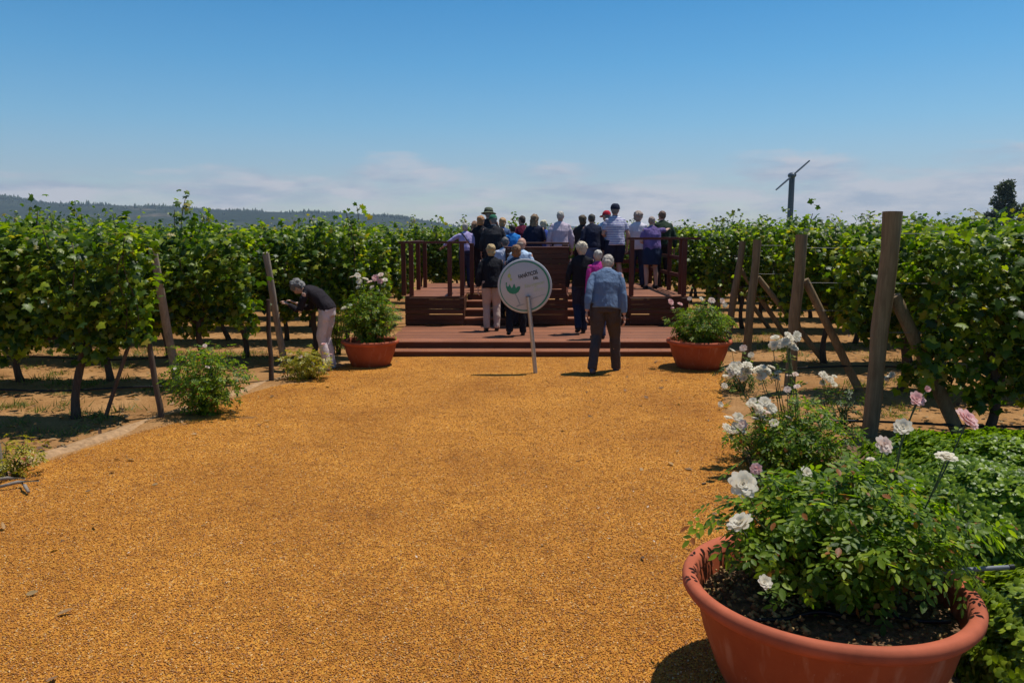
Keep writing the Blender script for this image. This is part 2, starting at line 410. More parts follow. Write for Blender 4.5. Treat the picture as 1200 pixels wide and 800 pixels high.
vi = 0
LEFT_ROWS = [(7.85, -3.68, 4), (9.85, -3.32, 5), (11.85, -2.3, 7), (13.8, -2.25, 8), (15.8, -2.3, 9), (17.8, -2.3, 10)]
for ri, (Y, xe, n) in enumerate(LEFT_ROWS):
    for k in range(n):
        x = xe - .62 - 1.14*k
        m = VINES[(vi*5+ri) % len(VINES)]; vi += 1
        place = 'next to the gravel' if k == 0 else f'{ORD[k]} from the gravel'
        s = (.99 if ri == 0 else .965) + random.uniform(-.05,.06)
        vine(x, Y+random.uniform(-.05,.05), m, f'leafy grapevine in the {ORD[ri]} row on the left, {place}', 'grapevines in the rows left of the path', (1,1.05,s), vi % 2)
RIGHT_ROWS = [(7.1, 3.72, 3), (9.2, 3.98, 4), (11.3, 3.95, 5), (13.4, 4.1, 6), (15.5, 3.9, 8), (17.5, 3.7, 8)]
for ri, (Y, xe, n) in enumerate(RIGHT_ROWS):
    for k in range(n):
        x = xe + .6 + 1.14*k
        m = VINES_LOW[k % 3] if ri == 0 else VINES[(vi*3+ri) % len(VINES)]; vi += 1
        place = 'next to the end post' if k == 0 else f'{ORD[k]} from the end post'
        s = (1.02 if ri == 0 else .99) + random.uniform(-.05,.05)
        vine(x, Y+random.uniform(-.05,.05), m, f'leafy grapevine in the {ORD[ri]} row on the right, {place}', 'grapevines in the rows right of the path', (1,1.1,s), vi % 2)
for ri, Y in enumerate((20.0, 22.0, 24.0, 26.0)):
    n = int((Y*1.36)/1.25); 
    for k in range(n):
        x = (k-(n-1)/2)*1.25
        m = VINES[(vi*3+ri) % len(VINES)]; vi += 1
        vine(x, Y, m, 'grapevine in the far rows behind the deck, only its leafy top showing', 'grapevines in the far rows behind the deck', (1.03,1,.97+random.uniform(-.05,.05)), vi % 2)
# farther rows: one mass of leaves in rows out to the foot of the plain
P = []; S = []
for Y in list(np.arange(28, 60, 2.0)) + list(np.arange(60, 150, 4.0)):
    n = int(Y*1.5*(26 if Y < 40 else 14)); x = rng.uniform(-Y*.8, Y*.8, n)
    z = rng.uniform(.7, 1.85, n)**1.0 + .12*np.sin(x*3.1+Y); y = Y + rng.normal(0,.22,n)
    P.append(np.stack([x,y,np.minimum(z, 1.9 + .1*np.sin(x*1.7))],1)); S.append(rng.uniform(.09,.16,n)*(1 if Y < 40 else 1.7))
P = np.concatenate(P); S = np.concatenate(S)
V, Fc = scatter(GRAPE, P, rng.normal(size=P.shape)+np.array([0,-.6,.6]), S)
o = np_mesh('distant_vines', V, Fc, M['vine_far']); tag(o, 'distant vineyard rows merging into one green band', 'vineyard', kind='stuff')
# trellises -------------------------------------------------------
def row_wires(x0, x1, Y, zs): return [((x0,Y,z),(x1,Y,z)) for z in zs]
TG_R = 'trellis end posts right of the path'
post_thing('trellis', (gx(1018,7.1),7.1,0), (gx(1047,7.1,2.05),7.1,gz(248,7.1)), .068,.080, M['post'], ((gx(1050,7.12,1.4),7.14,gz(347,7.1)), (4.15,7.16,-.03)),
    'thickest and nearest wooden end post, standing by the hedge on the right, with a brace', TG_R, row_wires(gx(1040,7.1,1.3),8.2,7.1,(.98,1.42,1.86)))
post_thing('trellis', (gx(924,9.2),9.2,0), (gx(940,9.2,1.85),9.2,gz(275,9.2)), .062,.064, M['post'], ((gx(944,9.22,1.3),9.24,gz(328,9.2)), (gx(1010,9.25),9.26,-.03)),
    'second wooden end post on the right, rising behind the white roses', TG_R, row_wires(gx(935,9.2,1.3),9.5,9.2,(.98,1.3,1.7)))
post_thing('trellis', (gx(873,11.3),11.3,0), (gx(888,11.3,1.8),11.3,gz(281,11.3)), .060,.055, M['post'], ((gx(889,11.3,1.3),11.33,gz(325,11.3)), (gx(972,11.3),11.36,-.03)),
    'third wooden end post on the right, just beside the potted roses by the deck', TG_R, row_wires(gx(882,11.3,1.3),11,11.3,(.98,1.3,1.7)))
post_thing('trellis', (gx(851,13.4),13.4,0), (gx(871,13.4,1.8),13.4,gz(283,13.4)), .062,.055, M['post'], ((gx(868,13.4,1.3),13.43,gz(315,13.4)), (gx(930,13.4),13.46,-.03)),
    'fourth end post on the right, leaning behind the right terracotta pot', TG_R, row_wires(gx(860,13.4,1.3),12,13.4,(.98,1.5)))
post_thing('trellis', (gx(836,15.5),15.5,0), (gx(852,15.5,1.7),15.5,gz(288,15.5)), .06,.055, M['post'], ((gx(850,15.5,1.2),15.53,1.2), (gx(905,15.5),15.56,-.03)),
    'farthest slanted end post right of the deck', TG_R, row_wires(gx(845,15.5,1.3),13,15.5,(.98,1.5)))
TG_L = 'trellis end posts left of the path'
post_thing('trellis', (gx(190,7.85),7.85,0), (gx(172,7.85,.9),7.85,.88), .03,.026, M['bark'], ((gx(154,7.87,.9),7.88,.86), (gx(120,7.8),7.82,-.03)),
    'dark crooked end post with a slanting brace, under the nearest vines on the left', TG_L, row_wires(-3.8,-8,7.85,(.98,1.4,1.75)))
post_thing('trellis', (gx(208,9.85),9.85,0), (gx(178,9.3,1.8),9.3,gz(291,9.3)), .052,.046, M['post_grey'], None,
    'pale grey post leaning left behind the larger green rose shrub', TG_L, row_wires(-4.3,-9,9.85,(.98,1.35,1.7)))
post_thing('trellis', (gx(333,11.4),11.4,0), (gx(311,11.1,1.7),11.1,gz(296,11.1)), .05,.045, M['post_grey'], None,
    'pale grey post leaning left beside the bending woman', TG_L, row_wires(-3.3,-11,11.85,(.98,1.35,1.7)))
t = thing('wooden_stake', 'thin dark upright stake left of the yellow-green rose shrub', 'stake', (gx(318,9.9),9.9,0))
mb = MB(); mb.tube([(0,0,-.05),(.01,0,.3),(-.008,0,.65),(.004,0,1.05)], [.034,.03,.029,.026], n=9); mb.build('pole', M['bark'], t, smooth=True, sharp=40)
# drip hoses
for (x0,x1,Y,z,lb) in ((-9,-3.55,7.95,.30,'black drip hose slung under the nearest vines on the left'), (-9,-3.9,9.8,.33,'black drip hose slung under the second vine row on the left'),
                    (2.2,9,7.1,.14,'black drip hose running low behind the hedge on the right'), (3.3,10,9.2,.30,'black drip hose under the second vine row on the right')):
    mb = MB(); mb.tube([(x0+(x1-x0)*q, Y+.02*math.sin(q*9), z+.025*math.sin(q*14)) for q in np.linspace(0,1,24)], .011, n=8)
    tag(mb.build('drip_hose', M['hose'], smooth=True), lb, 'hose', 'irrigation hoses under the vines')

# ------------------------------------------------------------------ roses
def rose_mesh(name, mat, seed, open_=1.0):
    r = np.random.default_rng(seed); P = []; Nn = []; T = []; S = []; pv = []; pf = []; k = 0
    nu, nv = 5, 4
    for ring, (cnt, tilt, sz, rad) in enumerate(((4,10,.45,.08),(5,24,.6,.12),(6,42,.75,.16),(8,62,.92,.18),(8,80,1.0,.18))):
        for i in range(cnt):
            a = 2*math.pi*(i+.5*ring+r.uniform(-.15,.15))/cnt; tl = R(tilt*open_+r.uniform(-9,9))
            g = []
            for v in range(nv):
                for u in range(nu):
                    uu = (u/(nu-1)-.5)*2; vv = v/(nv-1)
                    w = .42*sz*math.sin(.35+vv*1.9)*uu; up = vv*sz*(1-.18*uu*uu)
                    curl = .16*vv**3*sz; cup = .22*uu*uu*sz*math.cos(tl*.6)
                    rr = rad*.3 + up*math.sin(tl) + curl - cup*.6; zz = up*math.cos(tl)*.75 - curl*.4 + cup*.1 + r.uniform(-.015,.015)
                    g.append((rr*math.cos(a)-w*math.sin(a), rr*math.sin(a)+w*math.cos(a), zz))
            pv += g
            for v in range(nv-1):
                for u in range(nu-1):
                    b = k+v*nu+u; pf.append((b,b+1,b+nu+1,b+nu))
            k += nu*nv
    return np_mesh(name, np.array(pv), np.array(pf), mat, smooth=True, as_mesh=True)
ROSE = {c: [rose_mesh('flower', M['petal_'+c], 11+i*3, o_) for i, o_ in enumerate((1.0,.8,1.1))] for c in ('white','pink','blush')}
BUD = {c: rose_mesh('flower_bud', M['petal_'+c], 5, .3) for c in ('white','pink','blush')}
def flower(parent, pos, colr, rad, tilt=None, bud=False, label=None):
    me = BUD[colr] if bud else random.choice(ROSE[colr])
    o = link(bpy.data.objects.new('flower', me), parent); o.location = pos; o.scale = (rad,)*3
    o.rotation_euler = tilt or (R(random.uniform(0,65)), R(random.uniform(-25,25)), random.uniform(-.6,.6))
    if label: o['label'] = label
    return o
def rose_bush(label, base, size, nleaf, mat, canes=14, leafsize=.075, seed=1, z0=.12, group=None, spiky=.3, name='rose_bush', dome=.7):
    """base = ground point; size = (half width x, half depth y, height)"""
    r = np.random.default_rng(seed); t = thing(name, label, 'rose bush', base, 0, group)
    st = MB(); P = []; Nn = []; T = []; tips = []
    per = max(6, nleaf//canes)
    for i in range(canes):
        a = r.uniform(0, 2*math.pi); q = math.sqrt(r.uniform(0,1))
        ex, ey = size[0]*q*math.cos(a), size[1]*q*math.sin(a)
        h = size[2]*(1-.45*q*q)*r.uniform(.75,1.0+spiky*.35)
        s = np.linspace(0,1,7); pts = np.stack([ex*s**1.1+.02*np.sin(s*7+i), ey*s**1.1+.02*np.cos(s*6+i), h*s**.85],1); pts[:,:2] += np.array([ex,ey])*.12
        st.tube([tuple(p) for p in pts], [float(x) for x in np.linspace(.0075,.0028,7)], n=5); tips.append(pts[-1])
        sl = r.uniform(z0,1,per); base_p = np.stack([np.interp(sl,s,pts[:,d]) for d in range(3)],1)
        off = r.normal(0,1,(per,3)); off = norm(off)*r.uniform(.02,.16,(per,1))*np.array([size[0]*1.6+.1,size[1]*1.6+.1,size[2]*.7+.05])
        p = base_p + off; p[:,2] = np.maximum(p[:,2], .03)
        P.append(p); Nn.append(np.stack([off[:,0]*2+r.normal(0,.3,per), off[:,1]*2+r.normal(0,.3,per), 1.0+r.normal(0,.4,per)],1))
        T.append(off + r.normal(0,.06,(per,3)) - np.array([0,0,.03]))
    nd = int(nleaf*dome)
    if nd:
        d = norm(r.normal(size=(nd,3))); d[:,2] = d[:,2]*.9+.1; lump = 1+.22*np.sin(d[:,0]*6+seed)*np.cos(d[:,1]*5+seed)+.16*np.sin(d[:,2]*8+d[:,0]*7)
        rad = r.uniform(.45,1.0,(nd,1))**.6*lump[:,None]; p = d*rad*np.array([size[0]*1.22,size[1]*1.22,size[2]*.5])+np.array([0,0,size[2]*.5]); p[:,2] = np.maximum(p[:,2],.02)
        P.append(p); Nn.append(d*np.array([1,1,.6])+np.array([0,0,1.0])+r.normal(0,.5,(nd,3))); T.append(d+np.array([0,0,-.35])+r.normal(0,.4,(nd,3)))
    P = np.concatenate(P); V, Fc = scatter(ROSELEAF, P, np.concatenate(Nn), leafsize*r.uniform(.7,1.25,len(P)), np.concatenate(T))
    np_mesh('foliage', V, Fc, mat, t); st.build('stem', M['stem'], t, smooth=True)
    return t, tips
def stalk(parent, a, b, leaves=6, mat=None, seed=0):
    """one thin shoot from a to b with a few leaves, in the parent's coordinates"""
    r = np.random.default_rng(seed); a = np.array(a); b = np.array(b); s = np.linspace(0,1,6)[:,None]
    mid = (a+b)/2 + r.normal(0,.02,3); pts = a*(1-s)**2 + 2*mid*s*(1-s) + b*s**2
    mb = MB(); mb.tube([tuple(p) for p in pts], [.0045,.004,.0037,.0034,.003,.0028], n=5); mb.build('stem', M['stem'], parent, smooth=True)
    if leaves:
        q = r.uniform(.25,.92,leaves); p = np.stack([np.interp(q, s[:,0], pts[:,d]) for d in range(3)],1)
        d = r.normal(0,1,(leaves,3)); d[:,2] *= .3; d = norm(d)
        V, Fc = scatter(ROSELEAF, p, np.array([0,0,1])+r.normal(0,.35,(leaves,3)), .07*r.uniform(.7,1.2,leaves), d)
        np_mesh('foliage', V, Fc, mat or M['rose_leaf'], parent)
def W(px, py, Y):
    z = gz(py, Y); return (gx(px, Y, z), Y, z)
def rel(p, b): return tuple(p[i]-b[i] for i in range(3))
# ------------------------------------------------------------------ pots
def pot(label, c, Rr, H, lip, group=None):
    t = thing('flower_pot', label, 'flower pot', c, 0, group)
    rin = Rr-lip
    prof = [(Rr*.60,0),(Rr*.64,.01),(Rr*.74,H*.25),(Rr*.84,H*.55),(Rr*.905,H-lip*1.35),(Rr*.92,H-lip*1.2),(Rr*.975,H-lip*1.05),(Rr,H-lip*.7),(Rr*1.0,H-lip*.35),(Rr*.985,H-lip*.08),(Rr-.35*lip,H),(rin+lip*.2,H-.004),(rin,H-lip*.25),(rin*.985,H-lip*.9),(rin*.95,H-H*.28),(rin*.8,H-H*.3)]
    mb = MB(); mb.lathe(prof[:5], 96, cap=False); mb.build('bowl', M['terracotta'], t, smooth=True, sharp=50)
    mb = MB(); mb.lathe(prof[4:14], 96, cap=False); mb.build('rim', M['terracotta_rim'], t, smooth=True, sharp=60)
    mb = MB(); mb.lathe([(rin*.99,H-lip*.92),(rin*.95,H*.72),(rin*.8,H*.7)], 96, cap=False); mb.build('inner_wall', M['terracotta'], t, smooth=True, sharp=60)
    n = 40; r = np.random.default_rng(3); V = [(0,0,H*.76)]; F_ = []
    for i in range(1, 9):
        for k in range(n):
            a = 2*math.pi*k/n; q = rin*.975*i/8; V.append((q*math.cos(a), q*math.sin(a), H*.76 + (r.uniform(-.012,.014) if i < 8 else 0)))
    for k in range(n): F_.append((0, 1+k, 1+(k+1)%n))
    for i in range(7):
        for k in range(n):
            a = 1+i*n+k; b = 1+i*n+(k+1)%n; F_.append((a, a+n, b+n)); F_.append((a, b+n, b))
    np_mesh('soil', V, F_, M['dark_soil'], t)
    return t
POT = (1.243, 3.0, 0)
p0 = pot('huge terracotta pot with a thick rounded rim in the near right corner', POT, .556, .50, .056)
# bark chips and pebbles lying on the soil of the near pot
n = 1500; a = rng.uniform(0,2*math.pi,n); q = .47*np.sqrt(rng.uniform(0,1,n)); 
keep = (rng.random(n) < np.where(np.cos(a-2.6) > .2, .95, .22)); a = a[keep]; q = q[keep]; n = len(a)
CH = (np.array([(-.5,-.35,0),(.5,-.3,0),(.45,.35,0),(-.4,.4,0),(0,0,.4),(0,0,-.4)]), np.array([(0,1,4),(1,2,4),(2,3,4),(3,0,4),(1,0,5),(2,1,5),(3,2,5),(0,3,5)]))
V, Fc = scatter(CH, np.stack([q*np.cos(a), q*np.sin(a), .394+rng.uniform(0,.012,n)],1), np.array([0,0,1])+rng.normal(0,.35,(n,3)), rng.uniform(.008,.03,n), T=rng.normal(size=(n,3)))
tag(np_mesh('wood_chips', V, Fc, M['bark_chip'], p0), 'pale wood chips and pebbles on the soil', kind='stuff')
t = thing('irrigation_pipe', 'short grey pipe end sticking out over the rim of the near pot', 'pipe', (POT[0]+.24,3.02,.506))
mb = MB(); mb.tube([(0,-.05,-.07),(.12,-.01,-.02),(.22,.0,.0+.012),(.37,.01,.022),(.52,.02,.026)], .0095, n=12); mb.build('tube', M['pipe'], t, smooth=True, sharp=50)
mb = MB(); mb.tube([(.505,.019,.026),(.525,.021,.0265)], .012, n=12); mb.build('end_cap', M['hose'], t, smooth=True, sharp=50)
mb = MB(); mb.tube([(POT[0]-.40+.8*q, 2.80+.10*math.sin(q*3.0), .408+.008*math.sin(q*20)) for q in np.linspace(0,1,20)], .008, n=8)
tag(mb.build('drip_hose', M['hose'], smooth=True), 'thin black drip hose lying across the soil in the near pot', 'hose', 'irrigation hoses under the vines')
LP = (gx(434,11.15,.3), 11.15, 0); RP = (gx(819,11.0,.3), 11.0, 0)
pot('terracotta pot with roses left of the deck steps', LP, .405, .385, .045)
pot('terracotta pot with pink roses right of the deck steps', RP, .45, .41, .05)

# ------------------------------------------------------------------ rose bushes
b0 = (POT[0]+.09, 3.09, .39)
t, tips = rose_bush('lush green rose bush with white and pink blooms growing in the near pot', b0, (.43,.31,.54), 2300, M['rose_leaf'], 34, .086, 5, .16, dome=.35)
def blooms(t, base, lst, Y, frm=None, leaves=5):
    for i, (px, py, colr, r_) in enumerate(lst):
        y = Y if not isinstance(Y, (list, tuple)) else Y[i]
        p = rel(W(px, py, y), base)
        if frm is not None:
            a = (p[0]*.55 + (frm[0])*.45, p[1]*.6 + frm[1]*.4, max(p[2]*.25, 0.02))
            stalk(t, a, (p[0], p[1], p[2]-r_*.25), leaves, seed=int(px*7+py))
        flower(t, p, colr, r_)
blooms(t, b0, [(871,567,'white',.052),(867,612,'white',.045),(896,682,'white',.026),(1133,491,'pink',.05),(1074,468,'pink',.036),(1058,501,'white',.038),(1036,521,'blush',.036),(1109,535,'white',.038),(945,554,'white',.026),(886,549,'pink',.022),(1020,538,'white',.016)],
       [3.05,2.92,2.72,3.35,3.45,3.3,3.2,3.05,3.2,3.15,3.25], frm=(0,0))
p = rel(W(1085,457,3.45), b0); flower(t, p, 'pink', .026, bud=True); stalk(t, (p[0]-.08,p[1],p[2]-.2), (p[0],p[1],p[2]-.01), 3, seed=4)
bA = (2.22, 5.95, 0)
t, tips = rose_bush('tall rose bush with clusters of white roses, between the gravel and the thick end post', bA, (.36,.30,.58), 760, M['rose_leaf'], 20, .085, 8, .05)
cl = []
def cluster(px, py, w, h, n, r_, c='white'):
    for i in range(n): cl.append((px+random.uniform(-w,w), py+random.uniform(-h,h), c, r_*random.uniform(.8,1.15)))
cluster(921,400,15,8,17,.034); cluster(866,436,14,9,15,.036); cluster(898,437,14,7,14,.034); cluster(892,480,16,12,9,.034); cluster(862,497,11,10,7,.034); cluster(930,448,14,10,4,.026,'blush'); cluster(915,515,18,12,4,.026,'blush')
cl += [(896,471,'white',.045),(904,478,'white',.042),(897,484,'blush',.034),(907,496,'white',.036),(924,490,'white',.03),(865,489,'white',.04),(870,497,'blush',.036),(858,504,'blush',.036),(893,537,'white',.034),(950,553,'white',.034)]
hub = {}
for i, (px, py, c, r_) in enumerate(cl):
    Y = 6.0 + (.25 if py < 450 else -.1) + random.uniform(-.06,.06)
    p = rel(W(px, py, Y), bA); k = (round(px/24), round(py/24))
    if k not in hub:
        hub[k] = 1; stalk(t, (p[0]*.35, p[1]*.4, .10), (p[0], p[1], p[2]-.02), 9, M['rose_leaf'], seed=i+50)
        stalk(t, (p[0]*.35+.05, p[1]*.4, .10), (p[0]+.02, p[1]+.04, p[2]-.08), 8, M['rose_leaf'], seed=i+90)
    flower(t, p, c, r_)
bE = (gx(892,6.35), 6.35, 0)
rose_bush('airy young rose bush at the gravel edge under the white clusters', bE, (.26,.2,.42), 200, M['rose_leaf'], 12, .075, 41, .1, dome=.5)
bC = (gx(985,7.5), 7.5, 0)
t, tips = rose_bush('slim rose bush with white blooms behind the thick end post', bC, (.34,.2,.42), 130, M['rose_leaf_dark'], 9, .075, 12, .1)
cl = []; cluster(974,444,11,7,8,.034); cluster(1041,442,5,6,4,.034)
for i, (px, py, c, r_) in enumerate(cl):
    p = rel(W(px, py, 7.5+random.uniform(-.05,.05)), bC); stalk(t, (p[0]*.5,p[1]*.4,.08), (p[0],p[1],p[2]-.02), 4, M['rose_leaf'], seed=i+150) if i % 3 == 0 else None
    flower(t, p, c, r_)
bD = (gx(868,9.3), 9.3, 0)
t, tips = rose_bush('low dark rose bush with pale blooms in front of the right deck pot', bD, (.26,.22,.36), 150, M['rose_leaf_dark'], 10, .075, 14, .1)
blooms(t, bD, [(858,411,'white',.04),(871,408,'blush',.042),(880,416,'white',.036),(850,441,'white',.036),(844,474,'white',.034),(849,452,'white',.034)], [9.3,9.3,9.4,9.0,8.3,8.8], frm=(0,0), leaves=3)
# left side shrubs
b = (gx(243,8.05), 8.05, 0)
t, tips = rose_bush('large rose shrub with few small pale flowers on the left gravel edge', b, (.36,.28,.72), 800, M['rose_leaf'], 24, .08, 21, .06)
blooms(t, b, [(240,405,'blush',.02),(243,430,'blush',.022),(205,432,'white',.016),(258,452,'white',.016),(226,446,'white',.015)], 7.85)
b = (gx(359,10.05), 10.05, 0)
t, tips = rose_bush('low yellow-green rose shrub at the feet of the bending woman', b, (.26,.2,.42), 420, M['rose_leaf_yellow'], 18, .075, 22, .05)
blooms(t, b, [(379,403,'pink',.026),(352,418,'blush',.026),(366,425,'blush',.018),(388,415,'pink',.02)], 9.9)
b = (gx(17,5.95), 5.95, 0)
t, tips = rose_bush('small sparse shrub with yellowing leaves at the left edge', b, (.18,.16,.32), 130, M['rose_leaf_yellow'], 9, .065, 23, .15)
t = thing('wooden_stake', 'short grey stake at the far left edge beside the yellowing shrub', 'stake', (gx(1,5.9),5.9,0))
mb = MB(); mb.tube([(-.01,0,-.04),(0,0,.16),(-.012,0,.36)], [.026,.025,.022], n=9); mb.build('pole', M['post_grey'], t, smooth=True, sharp=40)
for i, (px, Y, a, L) in enumerate(((22,5.6,.5,.26),(30,5.52,2.3,.22),(10,5.7,.1,.24))):
    mb = MB(); mb.tube([(-L/2,0,.0),(0,0,.02),(L/2,0,.012)], [.011,.013,.009], n=7)
    o = mb.build('dry_branch', M['post_grey'], smooth=True); o.location = (gx(px,Y),Y,.05); o.rotation_euler = (0,0,a)
    tag(o, 'short dry branch on the gravel under the yellowing shrub, ' + ('crossing the others','nearest to the camera','closest to the left edge')[i], 'branch', 'dry branches by the yellowing shrub')
b = (LP[0], LP[1], .30)
t, tips = rose_bush('full green rose bush in the left deck pot, white and pink roses on top', b, (.32,.29,.76), 1100, M['rose_leaf'], 24, .085, 31, .08)
blooms(t, b, [(413,325,'white',.045),(419,323,'white',.042),(421,330,'white',.042),(428,327,'white',.045),(433,331,'blush',.045),(440,326,'pink',.05),(446,330,'pink',.045),(436,337,'white',.036),(420,337,'white',.036),(451,328,'white',.036),(446,322,'blush',.04),(417,357,'blush',.036),(403,361,'white',.04)], 11.1, frm=(0,0), leaves=4)
b = (RP[0], RP[1], .32)
t, tips = rose_bush('rounded rose bush in the right deck pot with a few pink blooms', b, (.33,.3,.56), 1000, M['rose_leaf'], 24, .085, 32, .08)
blooms(t, b, [(786,354,'pink',.045),(797,356,'pink',.035),(808,350,'blush',.03),(822,350,'white',.03),(834,352,'blush',.045),(846,353,'blush',.045),(850,358,'white',.035),(788,361,'pink',.025)], 11.0, frm=(0,0), leaves=3)
b = (gx(396,12.3), 12.3, 0)
t, tips = rose_bush('tall rose bush with white blooms behind the bending woman', b, (.24,.2,1.15), 260, M['rose_leaf'], 12, .08, 33, .2)
blooms(t, b, [(392,314,'white',.05),(398,317,'white',.045),(388,318,'white',.04),(404,362,'white',.045)], 12.2, frm=(0,0), leaves=4)

# ------------------------------------------------------------------ hedges
def hedge(label, base, size, n, mat, ls, seed, e=2.6):
    """rounded clipped mass: leaves in whorls over a lumpy box-like dome, thinning inward"""
    r = np.random.default_rng(seed); t = thing('hedge', label, 'hedge', base)
    d = norm(r.normal(size=(n,3))); d[:,2] = np.abs(d[:,2])
    k = (np.abs(d)**e).sum(1)**(-1/e); lump = 1+.07*np.sin(d[:,0]*9+seed)*np.cos(d[:,1]*8)+.04*np.sin(d[:,2]*17+d[:,0]*13)
    rad = k*lump*(1-np.abs(r.normal(0,.07,n)))
    c = d*rad[:,None]*np.array(size); nrm = norm(d*np.array([1,1,1.3]))
    m = 7; P = np.repeat(c, m, 0); Nr = np.repeat(nrm, m, 0)
    ax = r.normal(size=P.shape); ax -= Nr*np.sum(ax*Nr,1,keepdims=True); ax = norm(ax)
    T = norm(ax*.85 + Nr*r.uniform(.0,.55,(len(P),1))); Nl = norm(Nr*1.0 - ax*.6 + r.normal(0,.15,P.shape))
    V, Fc = scatter(HEDGELEAF, P + ax*.004, Nl, ls*r.uniform(.7,1.25,len(P)), T); V = V[:]; V[:,2] = np.maximum(V[:,2], .005)
    np_mesh('foliage', V, Fc, mat, t)
    st = MB()
    for i in range(14):
        a = r.uniform(0,6.28); q = r.uniform(.2,.7); st.tube([(size[0]*q*.3*math.cos(a), size[1]*q*.3*math.sin(a),-.02),(size[0]*q*.7*math.cos(a), size[1]*q*.7*math.sin(a), size[2]*.5),(size[0]*q*math.cos(a), size[1]*q*math.sin(a), size[2]*.85)], [.012,.008,.004], n=5)
    st.build('stem', M['stem_red'], t, smooth=True)
    return t
hedge('dense glossy green hedge behind the near pot', (3.25,4.75,0), (1.10,1.02,.56), 11000, M['hedge_leaf'], .032, 3)
hedge('paler yellow-green hedge at the lower right edge beside the near pot', (2.36,2.95,0), (.50,.62,.46), 6000, M['hedge_pale'], .034, 6)

# ------------------------------------------------------------------ deck
dk = thing('wooden_deck', 'reddish brown wooden viewing deck with steps, board walls and railings', 'deck', (.6,13,0))
O = Vector((.6,13,0))
def dbuild(mb, name, mat, parent=dk, lab=None):
    mb.xf(Matrix.Translation(-O)) if parent is dk else mb.xf(Matrix.Translation(-O))
    o = mb.build(name, mat, parent)
    if lab: o['label'] = lab
    return o
XL, XR = -1.95, 3.22
def boards(mb, x0, x1, y0, y1, z, th=.028, w=.135, gap=.006):
    y = y0
    while y < y1-.02:
        ye = min(y+w, y1); mb.box(x0, x1, y, ye-gap, z-th, z + random.uniform(-.0008,.0008), .003); y += w
mb = MB(); boards(mb, XL, XR-.1, 11.92, 12.28, .102, .02); o = dbuild(mb, 'step_tread', M['deck_top'])
mb = MB(); mb.box(XL+.01, XR-.11, 11.932, 11.962, -.02, .081, .003); dbuild(mb, 'step_riser', M['deck_face_shaded'])
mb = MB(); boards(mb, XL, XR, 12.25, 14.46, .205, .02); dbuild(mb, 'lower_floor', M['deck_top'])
mb = MB(); mb.box(XL+.01, XR-.01, 12.265, 12.295, -.02, .184, .003); mb.box(XL+.01, XL+.04, 12.30, 14.46, -.02, .184, .003); mb.box(XR-.04, XR-.01, 12.30, 14.46, -.02, .184, .003); dbuild(mb, 'fascia', M['deck_face_shaded'])
ZP = .74; S1 = (-.87, -.12); S2 = (1.02, 2.15)
mb = MB(); boards(mb, XL, S1[0], 14.5, 15.44, ZP); boards(mb, S2[1], XR, 14.5, 15.44, ZP); boards(mb, S1[1], S2[0], 14.62, 15.44, ZP); boards(mb, XL, XR, 15.44, 18.4, ZP)
dbuild(mb, 'upper_floor', M['deck_top'])
for (a, b_) in (S1, S2):
    for i in range(3):
        z = .205+.133*(i+1)
        if i < 3:
            y = 14.50+.31*i
            mb = MB(); mb.box(a+.003, b_-.003, y-.015, y+.30, z-.03, z, .004); dbuild(mb, 'stair_tread', M['deck_top'])
            mb = MB(); mb.box(a+.006, b_-.006, y+.006, y+.028, z-.133+.001, z-.031); dbuild(mb, 'stair_riser', M['deck_face_shaded'])
    mb = MB(); mb.box(a+.006, b_-.006, 15.41, 15.435, .60, .708); dbuild(mb, 'stair_riser', M['deck_face_shaded'])
def slatwall(x0, x1, y, z0, z1, gaps=(), h=.092, th=.03, name='board_wall'):
    mb = MB(); z = z0; i = 0
    while z < z1-.01:
        ze = min(z+h, z1); mb.box(x0, x1, y-random.uniform(0,.004), y+th, z+(.016 if i in gaps else .004), ze, .003); z = ze; i += 1
    return mb
mb = slatwall(XL, S1[0], 14.475, .22, ZP-.031, (2,3)); dbuild(mb, 'board_wall', M['deck_face_shaded'])
mb = slatwall(S2[1], XR, 14.475, .22, ZP-.031, (2,3)); dbuild(mb, 'board_wall', M['deck_face_shaded'])
mb = slatwall(S1[1], S2[0], 14.475, .22, 1.60, (3,5,7)); dbuild(mb, 'tall_board_wall', M['deck_face_shaded'])
def sidewall(x, y0, y1, z0, z1):
    mb = MB(); z = z0
    while z < z1-.01:
        ze = min(z+.092, z1); mb.box(x-.015, x+.015, y0, y1, z+.004, ze, .003); z = ze
    return mb
for x in (XL+.02, XR-.02): dbuild(sidewall(x, 14.51, 18.4, -.02, ZP-.031), 'side_wall', M['deck_face_shaded'])
for x, y1 in ((S1[0]-.018,15.41),(S1[1]+.018,15.41),(S2[0]-.018,15.41),(S2[1]+.018,15.41)): dbuild(sidewall(x, 14.51, y1, .22, ZP-.031), 'stair_side', M['deck_face_shaded'])
for x in (S1[1]+.018, S2[0]-.018): dbuild(sidewall(x, 14.51, 15.9, ZP+.01, 1.60), 'stair_side', M['deck_face_shaded'])
mb = MB(); mb.box(S1[1]-.02, S2[0]+.02, 14.44, 14.60, 1.602, 1.635, .004); dbuild(mb, 'handrail_cap', M['rail'])
mb = MB(); mb.box(1.0, 1.12, 15.92, 16.04, ZP+.002, 1.66, .004); dbuild(mb, 'rail_post', M['rail'])
mb = MB(); mb.box(.2, 1.14, 15.93, 16.03, 1.662, 1.70, .004); dbuild(mb, 'handrail', M['rail'])
mb = MB(); boards(mb, .2, .99, 15.95, 15.98, 1.60, .1); dbuild(mb, 'rail_board', M['rail'])
ZR = 1.69
def rail_post(x, y, w=.078, z0=ZP+.002, z1=ZR-.002): mb = MB(); mb.box(x-w/2, x+w/2, y-w/2, y+w/2, z0, z1, .004); dbuild(mb, 'rail_post', M['rail'])
